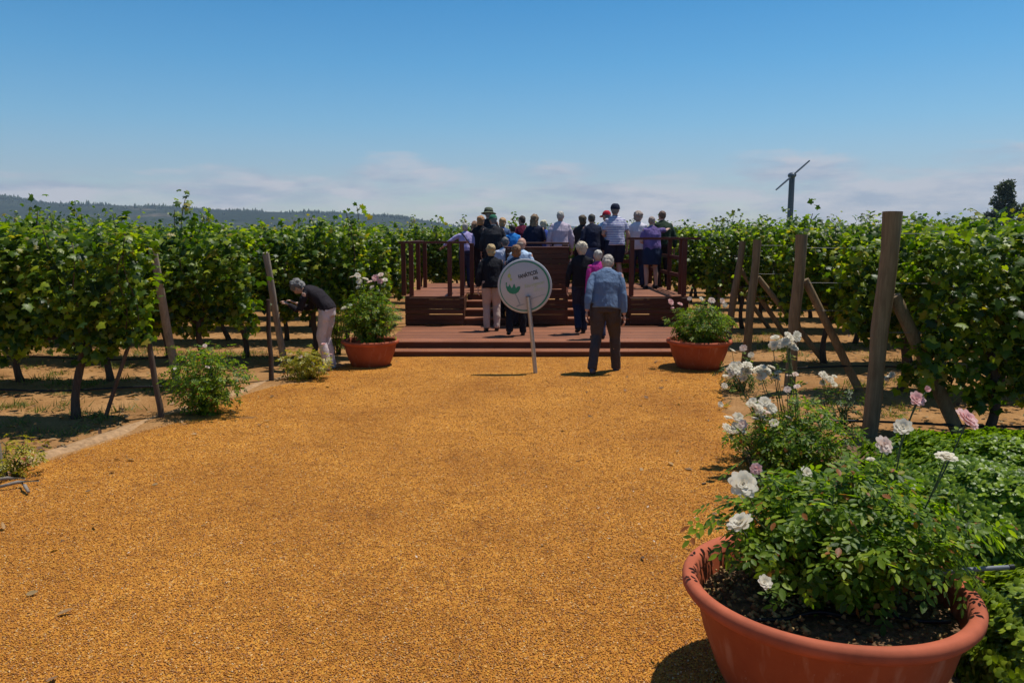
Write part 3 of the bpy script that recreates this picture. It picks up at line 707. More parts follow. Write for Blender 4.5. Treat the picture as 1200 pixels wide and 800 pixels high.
def rail_bar(x0, y0, x1, y1, z=ZR, w=.10, h=.04, name='handrail'):
    a = Vector((x0,y0,z)); b_ = Vector((x1,y1,z)); d = (b_-a).normalized(); s = Vector((-d.y,d.x,0))*w/2; u = Vector((0,0,h))
    mb = MB(); mb.add([a-s,b_-s,b_+s,a+s,a-s+u,b_-s+u,b_+s+u,a+s+u], [(0,3,2,1),(4,5,6,7),(0,1,5,4),(1,2,6,5),(2,3,7,6),(3,0,4,7)]); dbuild(mb, name, M['rail'])
# left railing
for x, y in ((gx(482,14.56,1.2),14.56),(gx(527,14.56,1.2),14.56),(S1[0]-.04,14.56)): rail_post(x, y)
for x, y in ((XL+.05,16.2),(gx(498,16.9,1.2),16.9),(gx(553,15.4,1.2),15.4),(gx(473,14.62,1.2),14.62)): rail_post(x, y, z0=ZP+.002)
rail_bar(XL-.1,14.56,S1[0]+.04,14.56); rail_bar(XL+.045,14.62,XL+.045,16.9)
rail_bar(S1[0]-.02,14.62,S1[0]-.02,15.5)
# right railing (a touch higher)
ZR = 1.76
for x, y in ((S2[1]+.03,14.56),(XR-.08,14.56)): rail_post(x, y, z1=ZR-.002)
for x, y in ((XR-.05,15.0),(XR-.05,16.1),(XR-.05,17.2),(XR-.05,18.3),(1.9,18.3),(.7,18.3)): rail_post(x, y, z0=ZP+.002, z1=ZR-.002)
rail_bar(S2[1]-.06,14.56,XR+.2,14.56,ZR); rail_bar(XR-.05,14.62,XR-.05,18.36,ZR); rail_bar(.5,18.42,XR,18.42,ZR-.045,.09)
for zz in (1.05,1.38): rail_bar(XR-.05,15.0,XR-.05,18.3,zz,.03,.07,'rail_board')
for zz in (1.0,1.2,1.4): rail_bar(.7,18.25,XR,18.25,zz,.03,.09,'rail_board')

# ------------------------------------------------------------------ sign
sg = thing('round_sign', 'round white sign with a green ring and a wine glass on a tilted metal pole', 'sign', (gx(628,10.5),10.5,0))
B = Vector(sg.location); tp = Vector(W(619,348,10.5)) - B; ctr = Vector(W(615,335,10.56)) - B
mb = MB(); mb.tube([(0,0,-.05), tuple(tp*.5), tuple(tp)], .028, n=16); mb.build('pole', M['metal'], sg, smooth=True, sharp=50)
mb = MB(); mb.tube([tuple(tp), tuple(tp*1.012)], .031, n=16); mb.build('pole_cap', M['pipe'], sg, smooth=True, sharp=50)
mb = MB(); mb.lathe([(.0001,0),(.12,0),(.12,.012),(.0001,.012)], 24); mb.build('base_plate', M['metal'], sg, sharp=30)
white = simple('sign_white', (.47,.48,.50), .45, .04, 8, .05, .002, .4)
green = simple('sign_green', (.03,.22,.13), .5, .1, 8, .05, .002); black = simple('sign_black', (.02,.02,.022), .5, .1); lime = simple('sign_lime', (.42,.50,.16), .5, .1); greyp = simple('sign_grey', (.30,.32,.33), .5, .1); pale = simple('sign_pale', (.55,.60,.42), .5, .08)
disc = bpy.data.objects.new('sign_face', None)
mb = MB(); mb.lathe([(.0001,0),(.345,0),(.357,.006),(.36,.012),(.357,.018),(.345,.024),(.0001,.024)], 96)
dface = mb.build('panel', white, sg, smooth=True, sharp=30)
dface.location = ctr; dface.rotation_euler = (R(90), R(0), R(-2))
# panel's local z points at the viewer after this rotation
def ringm(r0, r1, z, mat, name, n=96, off=0):
    V = []; F_ = []
    for k in range(n):
        a = 2*math.pi*k/n; w = .004*math.cos(a)*off
        V += [((r0-w)*math.cos(a), (r0-w)*math.sin(a), z), (r1*math.cos(a), r1*math.sin(a), z)]
    for k in range(n): k2 = (k+1)%n; F_.append((2*k,2*k+1,2*k2+1,2*k2))
    return np_mesh(name, V, F_, mat, dface)
ringm(.317,.333,.0265, green, 'green_ring', off=1.6)
def flat(name, polys, mat, z=.0265, th=.0):
    mb = MB()
    for pl in polys:
        mb.add([(x,y,z) for x,y in pl], [tuple(range(len(pl)))])
    return mb.build(name, mat, dface)
def cp(x, y): return ((x-410)*.00098, (400-y)*.00098)       # sign layout
def text(s, x, y, size, ang, mat, name, shear=0.0, ext=0.0):
    c = bpy.data.curves.new(name, 'FONT'); c.body = s; c.size = size; c.align_x = 'CENTER'; c.align_y = 'CENTER'; c.shear = shear; c.offset = ext
    o = bpy.data.objects.new(name, c); col.objects.link(o)
    dg = bpy.context.evaluated_depsgraph_get(); me = bpy.data.meshes.new_from_object(o.evaluated_get(dg)); bpy.data.objects.remove(o)
    me.materials.clear(); me.materials.append(mat); q = link(bpy.data.objects.new(name, me), dface)
    px_, py_ = cp(x, y); q.location = (px_, py_, .0268); q.rotation_euler = (0,0,R(ang)); return q
a_ = text('FANÁTICOS', 452, 246, .062, 16, black, 'lettering', .0, .0018); a_.scale = (.78,1.15,1)
a_ = text('DEL', 558, 292, .050, 12, black, 'lettering', 0, .0016); a_.scale = (.8,1.0,1)
text('Sauvignon', 535, 375, .068, 13, lime, 'lettering', .3, -.0008)
text('Blanc', 600, 440, .072, 10, pale, 'lettering', .3, -.0004)
flat('underline', [[cp(490,572),cp(560,548),cp(640,520),cp(690,508),cp(690,512),cp(640,526),cp(560,556),cp(492,580)]], greyp)
# glass: jagged green wine, stem and foot
flat('glass_bowl', [[cp(*q) for q in ((152,355),(170,350),(165,392),(182,412),(196,400),(205,372),(218,400),(232,430),(246,414),(258,380),(272,372),(280,402),(292,432),(306,412),(322,405),(352,404),(345,440),(325,480),(290,502),(250,508),(205,496),(172,462),(158,420))]], green)
flat('glass_stem', [[cp(*q) for q in ((272,505),(288,503),(318,560),(350,640),(336,644),(305,568))], [cp(*q) for q in ((286,678),(330,650),(360,648),(408,640),(405,650),(350,668),(312,684))]], greyp, .0268)
flat('grape_drops', [[cp(200+22*math.cos(a), 262+30*math.sin(a)) for a in np.linspace(6.28,0.4,10)], [cp(222+14*math.cos(a), 312+20*math.sin(a)) for a in np.linspace(6.28,.6,9)], [cp(205,232),cp(200,232),cp(196,180),cp(200,178)]], lime)
bpy.data.objects.remove(disc)
# ------------------------------------------------------------------ people
_mats = {}
def cloth(name, c, stripe=None, rough=.9, var=.12, weave=180):
    key = ('c', name)
    if key in _mats: return _mats[key]
    m, t, out = nt('cloth_'+name); v = coords(t); f = noise(t, v, 6, 4, .6); w = noise(t, v, weave, 2)
    r = ramp(t, [(.3, tuple(x*(1-var) for x in c)), (.7, tuple(min(.9, x*(1+var)) for x in c))], f); cc = r.outputs[0]
    if stripe:
        wv = N(t, 'ShaderNodeTexWave', Scale=stripe[1], bands_direction='Z'); t.links.new(v, wv.inputs['Vector'])
        sr = ramp(t, [(.62, (0,0,0)), (.72, (1,1,1))], wv.outputs['Fac']); cc = mixc(t, sr.outputs[0], cc, stripe[0])
    folds = noise(t, coords(t, (1,1,.45)), 9, 4, .55, .8)
    ad = N(t, 'ShaderNodeMath', operation='MULTIPLY_ADD'); t.links.new(w, ad.inputs[0]); ad.inputs[1].default_value = .05; t.links.new(folds, ad.inputs[2])
    pbsdf(t, out, cc, rough, bump(t, ad.outputs[0], .9, .04), .15); _mats[key] = m; return m
def hairm(name, c):
    key = ('h', name)
    if key in _mats: return _mats[key]
    m, t, out = nt('hair_'+name); v = coords(t, (1,1,.35)); f = noise(t, v, 75, 4, .7, .8); g = noise(t, coords(t), 12, 3)
    mm = mixc(t, .45, f, g)
    r = ramp(t, [(.35, tuple(x*.5 for x in c)), (.62, tuple(min(.9, x*1.3) for x in c))], mm)
    pbsdf(t, out, r.outputs[0], .55, bump(t, mm, .9, .02), .35); _mats[key] = m; return m
skin = simple('skin', (.50,.27,.19), .55, .08, 12, .1, .002, .35)
skin_pale = simple('skin_pale', (.60,.36,.27), .55, .08, 12, .1, .002, .35)
eye_w = simple('eye_white', (.7,.7,.68), .3, .02); eye_d = simple('eye_dark', (.03,.02,.015), .2, .05)
leather = simple('shoe_dark', (.02,.018,.018), .5, .2); sole_l = simple('shoe_light', (.55,.53,.5), .7, .1); sole_b = simple('shoe_blue', (.05,.06,.10), .7, .2)
ARMS = {  # (upper arm direction, forearm direction) in torso space for the right side: x out, y forward, z up
 'down': ((.22,-.08,-1),(.08,.18,-1)), 'relaxed': ((.30,-.12,-1),(.02,.35,-1)),
 'front': ((.28,.05,-1),(-.75,.75,-.05)), 'rail': ((.25,.55,-.8),(.05,1,-.25)), 'out': ((.8,.35,-.5),(.5,.6,-.35)),
 'up': ((.35,.55,-.5),(-.1,.25,1)), 'shoulder': ((.75,.6,.05),(.5,.85,.2)), 'swing': ((.15,-.42,-1),(.05,.05,-1)), 'swingf': ((.15,.3,-1),(.0,.6,-1)),
 'smell': ((.1,.30,-1),(-.22,.75,.35)),
 'camera': ((.35,.75,-.55),(-.55,.35,.75)), 'reach': ((.1,1.0,-.35),(.0,1,.15)), 'hip': ((.65,-.1,-.8),(-.75,.45,-.2)),
}
def person(label, X, Y, Z, H, top, bot, hair, face=0, build=1.0, lean=4, headtilt=0, arms=('down','down'), sleeve='long', hem=.90, legs='trousers',
           stance=.10, stride=0.0, hat=None, shoes='dark', hairstyle='short', vox=.015, sk=None, strap=None, collar=None, knee=0.0, headyaw=0, group='people gathered on and around the deck'):
    sk = sk or skin; s = H/1.70; t = thing('person', label, 'person', (X,Y,Z), R(face), group)
    bw = build
    # legs --------------------------------------------------------
    hipz = .93 - knee*.1; pel = Vector((0,0,hipz+.03))
    J = {}
    for sd in (-1,1):
        hip = Vector((sd*.085*bw, 0, hipz)); fy = sd*stride/2; lift = .05 if (stride and fy < 0) else 0
        ank = Vector((sd*stance, fy, .085+lift)); d = ank-hip; L = min(d.length, .848); 
        bendf = math.sqrt(max(0, (.43**2) - (L/2)**2)); kn = (hip+ank)/2 + Vector((sd*.01, 1, .0))*min(bendf,.16)
        if stride and fy < 0: kn += Vector((0,.03,0))
        J[sd] = (hip, kn, ank, fy)
    # torso -------------------------------------------------------
    Lr = Matrix.Rotation(-R(lean), 4, 'X')
    def up(p): return pel + Lr @ (Vector(p) - pel)
    def updir(d): return (Lr @ Vector(d)).normalized()
    bend = lean > 30
    spine = [up((0,0,z)) for z in (hipz-.02, hipz+.10, 1.14, 1.28, 1.38, 1.44)]
    if bend:  # rounded back
        spine = [p + (Lr @ Vector((0,-.05*math.sin(i/5*math.pi),0))) for i, p in enumerate(spine)]
    neck = up((0,.0,1.45)); 
    hr = Matrix.Rotation(-R(lean*.35+headtilt), 4, 'X') @ Matrix.Rotation(R(headyaw),4,'Z') if not bend else Matrix.Rotation(-R(lean*.9+headtilt),4,'X') @ Matrix.Rotation(R(headyaw),4,'Z')
    hc = neck + hr @ Vector((0,.022,.122)); rot = hr.to_3x3()
    sh = {sd: up((sd*.172*(.6+.4*bw), -.005, 1.352)) for sd in (-1,1)}
    body = MB(); fingers = MB()
    tor = [(.145*bw,.105*bw),(.145*bw,.10*bw),(.125*bw,.09*bw),(.15*bw,.10*bw),(.13*bw,.08),(.07,.06)]
    body.tube(spine, tor, n=18)
    body.tube([neck - updir((0,0,1))*.05, neck + (hc-neck)*.55], [.056,.052], n=12)
    # head: skull, jaw, nose, ears, brow, lips
    body.ell(hc, (.078,.097,.105), rot=rot); body.ell(hc + rot@Vector((0,.022,-.05)), (.052,.062,.065), rot=rot)
    body.ell(hc + rot@Vector((0,.097,-.012)), (.014,.022,.024), 8, 6, rot); body.ell(hc + rot@Vector((0,.083,.022)), (.045,.014,.012), 8, 6, rot)
    body.ell(hc + rot@Vector((0,.083,-.055)), (.024,.012,.010), 8, 6, rot)
    for sd in (-1,1): body.ell(hc + rot@Vector((sd*.077,-.004,-.008)), (.012,.019,.031), 8, 6, rot)
    hands = []; elb = {}
    for sd, am in ((-1,arms[0]),(1,arms[1])):
        u, f = ARMS[am]; u = updir((u[0]*sd,u[1],u[2])) if not (bend and am in ('reach','down','camera','smell')) else Vector((u[0]*sd,u[1],u[2])).normalized()
        f = updir((f[0]*sd,f[1],f[2])) if not (bend and am in ('reach','down','camera','smell')) else Vector((f[0]*sd,f[1],f[2])).normalized()
        e = sh[sd] + u*.285; w = e + f*.245; elb[sd] = (e, w)
        body.tube([sh[sd]-u*.02, sh[sd]+u*.1, e, e+f*.07, w], [.05,.046,.036,.038,.026], n=12)
        # hand: palm, four unequal curled fingers, side thumb
        pn = updir((sd,0,0)) if am in ('down','relaxed','swing','swingf') else Vector((0,0,1)); pn = (pn - f*pn.dot(f)).normalized(); ws = f.cross(pn).normalized()
        pc = w + f*.055; Mr = Matrix((ws, f, pn)).transposed()
        body.ell(pc, (.040,.052,.017), 10, 7, Mr); curl = -pn*(1 if am in ('down','relaxed','swing','swingf') else 1)
        for i, (o_, l_) in enumerate(((-.028,.066),(-.0095,.075),(.0095,.070),(.028,.055))):
            a0 = pc + ws*o_ + f*.035; a1 = a0 + (f + curl*.15).normalized()*l_*.48; a2 = a1 + (f + curl*.7).normalized()*l_*.32; a3 = a2 + (f*.5+curl).normalized()*l_*.28
            fingers.tube([a0,a1,a2,a3], [.0092,.0088,.0078,.006], n=7)
        ts = ws*(1 if (ws.y > 0) else -1); b0_ = pc + ts*.032 - f*.02
        fingers.tube([b0_ - ts*.01, b0_ + ts*.02 + f*.025 + curl*.006, b0_ + ts*.028 + f*.05 + curl*.018], [.012,.0105,.008], n=7)
        hands.append(w)
    for sd in (-1,1):
        hip, kn, ank, fy = J[sd]
        body.tube([hip+Vector((0,0,.05)), hip*.7+kn*.3, kn, kn*.62+ank*.38+Vector((0,-.02,0)), ank], [.082*bw,.074*bw,.054,.054*(.7+.3*bw),.036], n=14)
        body.tube([ank+Vector((0,-.04,-.045)), ank+Vector((0,.05,-.045)), ank+Vector((sd*.01,.13,-.06))], [(.033,.028),(.036,.026),(.032,.016)], side=(1,0,0), n=10)
    Sc = Matrix.Scale(s, 4)
    def fin(mb): mb.xf(Sc); return mb
    remesh(fin(body), 'body', sk, t, vox, 2, extra=fin(fingers))
    for sd in (-1,1):
        e = MB(); e.ell(hc + rot@Vector((sd*.03,.083,.006)), (.012,.008,.009), 8, 6, rot); e.ell(hc + rot@Vector((sd*.03,.090,.006)), (.005,.004,.005), 6, 5, rot); fin(e).build('eye', eye_w if False else eye_d, t, smooth=True)
    # top ---------------------------------------------------------
    mb = MB(); hz = hem
    sp = [up((0,0,hz)), up((0,0,hz+.07)), up((0,-.004,1.10)), up((0,-.008,1.24)), up((0,-.006,1.35)), up((0,0,1.405)), up((0,.004,1.452))]
    if bend: sp = [p + (Lr @ Vector((0,-.05*math.sin(i/6*math.pi),0))) for i, p in enumerate(sp)]
    mb.tube(sp, [(.178*bw,.132*bw),(.18*bw,.135*bw),(.168*bw,.125*bw),(.18*bw,.125*bw),(.195*(.6+.4*bw),.10),(.145,.082),(.066,.060)], n=22)
    for sd in (-1,1):
        e, w = elb[sd]; u = (e-sh[sd]).normalized(); f = (w-e).normalized()
        if sleeve == 'long': mb.ell(sh[sd]-Vector((sd*.01,0,0)), (.056,.060,.054)); mb.tube([sh[sd]-Vector((sd*.01,0,0))+u*.02, sh[sd]+u*.09, e-u*.03, e+f*.06, w-f*.02], [.052,.060,.053,.05,.038], n=14)
        elif sleeve == 'short': mb.ell(sh[sd]-Vector((sd*.012,0,0)), (.060,.062,.058)); mb.tube([sh[sd]-Vector((sd*.02,0,0))+u*.01, sh[sd]+u*.08, sh[sd]+u*.2], [.052,.064,.062], n=14)
        else: mb.ell(sh[sd]-u*.01, (.058,.058,.058))
    remesh(fin(mb), 'top', top, t, vox*.85, 2, .018, .12)
    # bottom ------------------------------------------------------
    mb = MB()
    if legs in ('trousers','shorts'):
        mb.tube([up((0,0,hipz+.12)), up((0,0,hipz+.02)), Vector((0,0,hipz-.06))], [(.158*bw,.115*bw),(.172*bw,.125*bw),(.16*bw,.118*bw)], n=20)
        for sd in (-1,1):
            hip, kn, ank, fy = J[sd]
            if legs == 'trousers': mb.tube([hip+Vector((0,0,.05)), hip*.6+kn*.4, kn, kn*.5+ank*.5+Vector((0,-.012,0)), ank+Vector((0,-.008,-.03))], [.100*bw,.096*bw,.077,.07,.066], n=16)
            else: mb.tube([hip+Vector((0,0,.05)), hip*.6+kn*.4, kn+Vector((0,0,.03))], [.105*bw,.105*bw,.095], n=16)
    else:
        mb.tube([up((0,0,hipz+.12)), up((0,0,hipz)), Vector((0,0,hipz-.12)), Vector((0,0,.56))], [(.155*bw,.115*bw),(.18*bw,.135*bw),(.19*bw,.15*bw),(.185*bw,.15*bw)], n=22)
    remesh(fin(mb), legs, bot, t, vox*.9, 2, .022, .11)
    for sd in (-1,1):
        hip, kn, ank, fy = J[sd]; mb = MB(); pit = (-.035 if fy < 0 and stride else 0)
        mb.tube([ank+Vector((0,-.065,-.05-pit*.6)), ank+Vector((0,-.03,-.045)), ank+Vector((0,.05,-.048)), ank+Vector((sd*.012,.13,-.058+pit)), ank+Vector((sd*.014,.175,-.066+pit))], [(.03,.03),(.039,.042),(.044,.04),(.044,.03),(.028,.016)], n=12)
        sm = {'dark': leather, 'light': sole_l, 'blue': sole_b}[shoes]
        remesh(fin(mb), 'shoe', sm, t, vox*.6, 2)
    # hair --------------------------------------------------------
    if hairstyle != 'bald':
        mb = MB()
        if hairstyle == 'short': mb.ell(hc+rot@Vector((0,-.018,.022)), (.082,.094,.088), rot=rot); mb.ell(hc+rot@Vector((0,-.045,-.02)), (.066,.058,.07), rot=rot); dv, ds = .022, .035
        elif hairstyle == 'balding': mb.ell(hc+rot@Vector((0,-.045,-.018)), (.079,.064,.055), rot=rot); dv, ds = .008, .05
        elif hairstyle == 'curly': mb.ell(hc+rot@Vector((0,-.020,.035)), (.108,.112,.102), rot=rot); mb.ell(hc+rot@Vector((0,-.045,-.03)), (.09,.075,.08), rot=rot); dv, ds = .045, .045
        elif hairstyle == 'bob': mb.ell(hc+rot@Vector((0,-.014,.025)), (.092,.102,.096), rot=rot); mb.ell(hc+rot@Vector((0,-.035,-.045)), (.088,.072,.085), rot=rot); dv, ds = .036, .05
        elif hairstyle == 'long': mb.ell(hc+rot@Vector((0,-.014,.025)), (.092,.102,.098), rot=rot); mb.tube([hc+rot@Vector((0,-.03,.03)), hc+rot@Vector((0,-.05,-.08)), hc+rot@Vector((0,-.065,-.18)), hc+rot@Vector((0,-.06,-.25))], [(.088,.07),(.098,.06),(.10,.05),(.06,.03)], n=16); dv, ds = .04, .05
        remesh(fin(mb), 'hair', hair, t, .010, 1, dv, ds)
    if hat:
        kind, hm = hat; mb = MB()
        if kind == 'bucket':
            mb.lathe([(.0001,.125),(.06,.122),(.088,.105),(.098,.06),(.104,.02),(.165,-.005),(.168,-.012),(.10,.008),(.088,.03),(.0001,.06)], 28)
            mb2 = MB(); mb2.lathe([(.1005,.022),(.107,.021),(.103,.05),(.0985,.051)], 28)
        else:
            mb.lathe([(.0001,.118),(.05,.112),(.082,.08),(.094,.035),(.095,.005),(.085,.005),(.0001,.02)], 28)
            mb2 = MB(); mb2.tube([(0,.07,.012),(0,.12,.010),(0,.17,-.004)], [(.072,.006),(.07,.006),(.04,.005)], n=14)
        Mh = Matrix.Translation(hc + rot@Vector((0,-.006,.012))) @ rot.to_4x4() @ Matrix.Diagonal((1,1.12,1,1))
        hob = fin(mb.xf(Mh)).build('hat', hm, t, smooth=True, sharp=60)
        fin(mb2.xf(Mh)).build('hat_band' if kind == 'bucket' else 'hat_visor', cloth('band', (.02,.02,.02)) if kind == 'bucket' else hm, hob, smooth=True, sharp=60)
    if strap:
        mb = MB(); sd = strap[0]
        pts = [up((sd*.13,.03,1.435)), up((sd*.10,-.095,1.385)), up((sd*.02,-.142*bw,1.24)), up((-sd*.09,-.142*bw,1.07)), up((-sd*.17*bw,-.07,.97))]
        mb.tube(pts, [(.015,.004)]*5, side=(1,0,.5), n=8); fin(mb).build('bag_strap', strap[1], t, smooth=True)
    if collar:
        mb = MB(); mb.tube([neck - updir((0,0,1))*.035, neck + updir((0,0,1))*.012], [(.07,.066),(.062,.058)], n=18); fin(mb).build('collar', collar, t, smooth=True, sharp=50)
    return t
C = cloth
def at_head(px, py, Y, Z): return gx(px, Y, gz(py, Y)), gz(py, Y) - Z
ZP_ = .742
blackc = C('black', (.016,.016,.020)); navy = C('navy', (.018,.022,.045)); darkt = C('dark_trouser', (.022,.022,.028)); 
def P_(label, px, py, Y, Z, dx=0, dH=0.0, **k):
    k.setdefault('lean', random.uniform(1,11)); k.setdefault('headyaw', random.uniform(-38,38)); k.setdefault('headtilt', random.uniform(-6,12)); k.setdefault('face', random.uniform(-16,16)); k.setdefault('stance', random.uniform(.07,.14))
    x, h = at_head(px, py, Y, Z); return person(label, x+dx, Y, Z, h+dH, **k)
# back row on the upper floor, left to right
P_('person with white hair in a lavender shirt leaning on the left railing, black strap', 546, 262, 16.9, ZP_, dH=.04, top=C('lavender', (.42,.36,.62)), bot=C('jean_dark', (.03,.04,.085)), hair=hairm('white', (.50,.46,.40)), hairstyle='short', arms=('out','front'), strap=(-1,blackc), lean=9, build=1.02, hem=.93)
P_('person in a dark patterned top with light brown hair, beside the lavender shirt', 555, 258, 17.3, ZP_, top=C('dark_pattern', (.05,.04,.06), var=.6), bot=darkt, hair=hairm('auburn', (.28,.15,.08)), hairstyle='bob', arms=('down','front'))
P_('person with copper hair just left of the bucket hat', 563, 252, 17.0, ZP_, top=blackc, bot=darkt, hair=hairm('copper', (.42,.20,.08)), hairstyle='bob', headyaw=-25)
P_('tall person in a green-grey bucket hat with a dark band', 572, 243, 17.6, ZP_, top=C('charcoal', (.03,.03,.035)), bot=darkt, hair=hairm('grey', (.22,.21,.20)), hat=('bucket', C('olive', (.13,.15,.10))))
P_('broad person in a green cap and black jacket at the top of the left stairs', 581, 251, 16.2, ZP_, dx=-.05, top=C('charcoal', (.03,.03,.035)), bot=darkt, hair=hairm('grey', (.22,.21,.20)), hat=('cap', C('green_cap', (.03,.13,.08))), build=1.25, arms=('relaxed','relaxed'), hem=.84, collar=C('grey_collar', (.25,.30,.36)))
P_('person with strawberry blond hair behind the green cap', 588, 254, 17.6, ZP_, top=C('jean', (.09,.14,.26)), bot=darkt, hair=hairm('strawberry', (.55,.32,.14)), hairstyle='bob')
P_('person in a bright blue shirt with dark hair and one hand raised', 601, 263, 16.6, ZP_, dH=.02, top=C('bright_blue', (.03,.22,.62)), bot=darkt, hair=hairm('dark', (.035,.028,.022)), arms=('camera','front'), build=.98)
P_('person with short dark hair in a maroon top', 613, 251, 17.4, ZP_, top=C('maroon', (.12,.012,.035)), bot=darkt, hair=hairm('brown', (.07,.045,.03)), headyaw=30)
P_('person with long light brown hair in a navy top', 626, 250, 16.9, ZP_, top=navy, bot=darkt, hair=hairm('light_brown', (.24,.15,.08)), hairstyle='long', arms=('front','front'))
P_('person with pale yellow hair in a royal blue top', 637, 257, 17.4, ZP_, top=C('royal', (.06,.10,.38)), bot=darkt, hair=hairm('pale_blond', (.62,.55,.36)), hairstyle='bob')
P_('person with white hair in a pale lilac shirt behind the tall board wall', 657, 246, 16.7, ZP_, top=C('lilac', (.50,.42,.50)), bot=C('brown_trouser', (.05,.03,.03)), hair=hairm('white', (.50,.46,.40)), arms=('relaxed','relaxed'), build=1.12, hem=.9)
P_('person with brown hair and a white strap over a dark top', 683, 251, 17.0, ZP_, top=C('charcoal', (.03,.03,.035)), bot=darkt, hair=hairm('brownish', (.12,.08,.045)), hairstyle='bob', strap=(1, C('white_strap', (.6,.6,.58))), arms=('front','down'), headyaw=20)
P_('person with short dark hair in a navy sweater beside the striped shirt', 695, 249, 16.6, ZP_, top=navy, bot=C('jean', (.09,.14,.26)), hair=hairm('darkgrey', (.07,.06,.05)), arms=('relaxed','down'), build=1.05)
P_('person in a red cap and pale blue shirt, mostly hidden by the striped shirt', 711, 246, 17.3, ZP_, top=C('pale_blue', (.36,.46,.62)), bot=darkt, hair=hairm('grey', (.22,.21,.20)), hat=('cap', C('red_cap', (.45,.02,.04))), headyaw=50)
P_('tall person in a navy cap and white shirt with thin stripes', 722, 238, 16.5, ZP_, top=C('striped', (.62,.62,.68), stripe=((.14,.12,.36), 9.0)), bot=navy, hair=hairm('grey', (.22,.21,.20)), hat=('cap', C('navy_cap', (.02,.025,.05))), sleeve='short', arms=('front','relaxed'), build=1.12, legs='shorts', hem=.86)
P_('person with curly grey hair in a white shirt and dark trousers on the right platform', 748, 247, 17.0, ZP_, top=C('white', (.66,.62,.68)), bot=C('jean_dark', (.03,.04,.085)), hair=hairm('greybrown', (.36,.27,.22)), hairstyle='curly', arms=('front','front'), sleeve='short', build=.98, hem=.84)
P_('person in a purple shirt and navy knee-length skirt, bare calves, on the right platform', 765, 252, 16.5, ZP_, top=C('purple', (.16,.11,.28), var=.4), bot=C('navy_skirt', (.022,.035,.075)), hair=hairm('greybrown', (.36,.27,.22)), hairstyle='short', arms=('front','shoulder'), sleeve='short', legs='skirt', build=1.2, sk=skin_pale, hem=.88, stance=.12)
P_('person with cropped brown hair in a dark green shirt, embraced by the purple shirt', 778, 245, 17.1, ZP_, top=C('dark_green', (.03,.05,.03)), bot=darkt, hair=hairm('ginger_brown', (.16,.09,.06)), arms=('front','relaxed'), build=1.1)
# on the stairs and the lower floor
P_('blond person in a black jacket and beige trousers on the lower deck', 576, 285, 13.65, .207, top=blackc, bot=C('beige', (.50,.38,.32)), hair=hairm('blond', (.52,.36,.16)), hairstyle='bob', arms=('relaxed','front'), build=1.05, vox=.012, stance=.10, hem=.83, sk=skin_pale)
P_('grey-haired person in a white and blue shirt climbing the left stairs', 592, 276, 14.65, .35, top=C('white_blue', (.50,.54,.68), var=.25), bot=darkt, hair=hairm('darkgreyer', (.13,.12,.12)), arms=('front','down'))
P_('balding person in a light blue shirt with a dark strap on the left stairs', 610, 277, 14.3, .207, top=C('light_blue', (.46,.58,.78), var=.25), bot=darkt, hair=hairm('greybrown', (.36,.27,.22)), hairstyle='balding', strap=(-1,blackc), arms=('front','relaxed'), build=1.1)
P_('brown-haired person in dark clothes partly hidden by the round sign', 605, 286, 12.95, .207, top=C('slate', (.05,.06,.09)), bot=blackc, hair=hairm('chestnut', (.22,.11,.05)), hairstyle='bob', arms=('front','front'), stride=.22, vox=.012)
P_('person with curly blond hair in a black jacket stepping up to the right stairs', 682, 283, 13.25, .207, top=blackc, bot=C('navy_trouser', (.02,.028,.06)), hair=hairm('ashblond', (.60,.50,.36)), hairstyle='curly', arms=('relaxed','front'), build=1.0, stride=.22, stance=.06, vox=.012, hem=.88)
P_('person with pale hair in a magenta top, half hidden by the light blue sweater', 703, 291, 12.6, .207, top=C('magenta', (.42,.03,.22)), bot=C('jean_dark', (.03,.04,.085)), hair=hairm('white', (.50,.46,.40)), hairstyle='short', build=.95, vox=.012)
P_('elderly person in a light blue sweater and grey trousers walking to the deck', 713, 295, 10.5, 0, dx=-.03, dH=.03, top=C('blue_sweater', (.12,.175,.275)), bot=C('grey_trouser', (.062,.052,.052)), hair=hairm('silver', (.42,.36,.30)), hairstyle='short', arms=('swing','down'), build=1.12, lean=15, headtilt=34, headyaw=14, stride=.50, stance=.13, shoes='blue', vox=.010, hem=.90, collar=C('white_collar', (.7,.7,.72)), face=-14)
t = person('grey-haired person in a black sweater and pale trousers bending over to smell the roses', gx(386,10.9), 10.9, 0, 1.47, top=C('black_sweater', (.022,.018,.022)), bot=C('pale_pink', (.60,.50,.50)), hair=hairm('curly_grey', (.20,.19,.18)), hairstyle='curly', lean=50, headtilt=18, arms=('smell','smell'), face=80, build=1.0, vox=.011, hem=.93, stance=.10, sk=skin_pale, shoes='light', group=None)
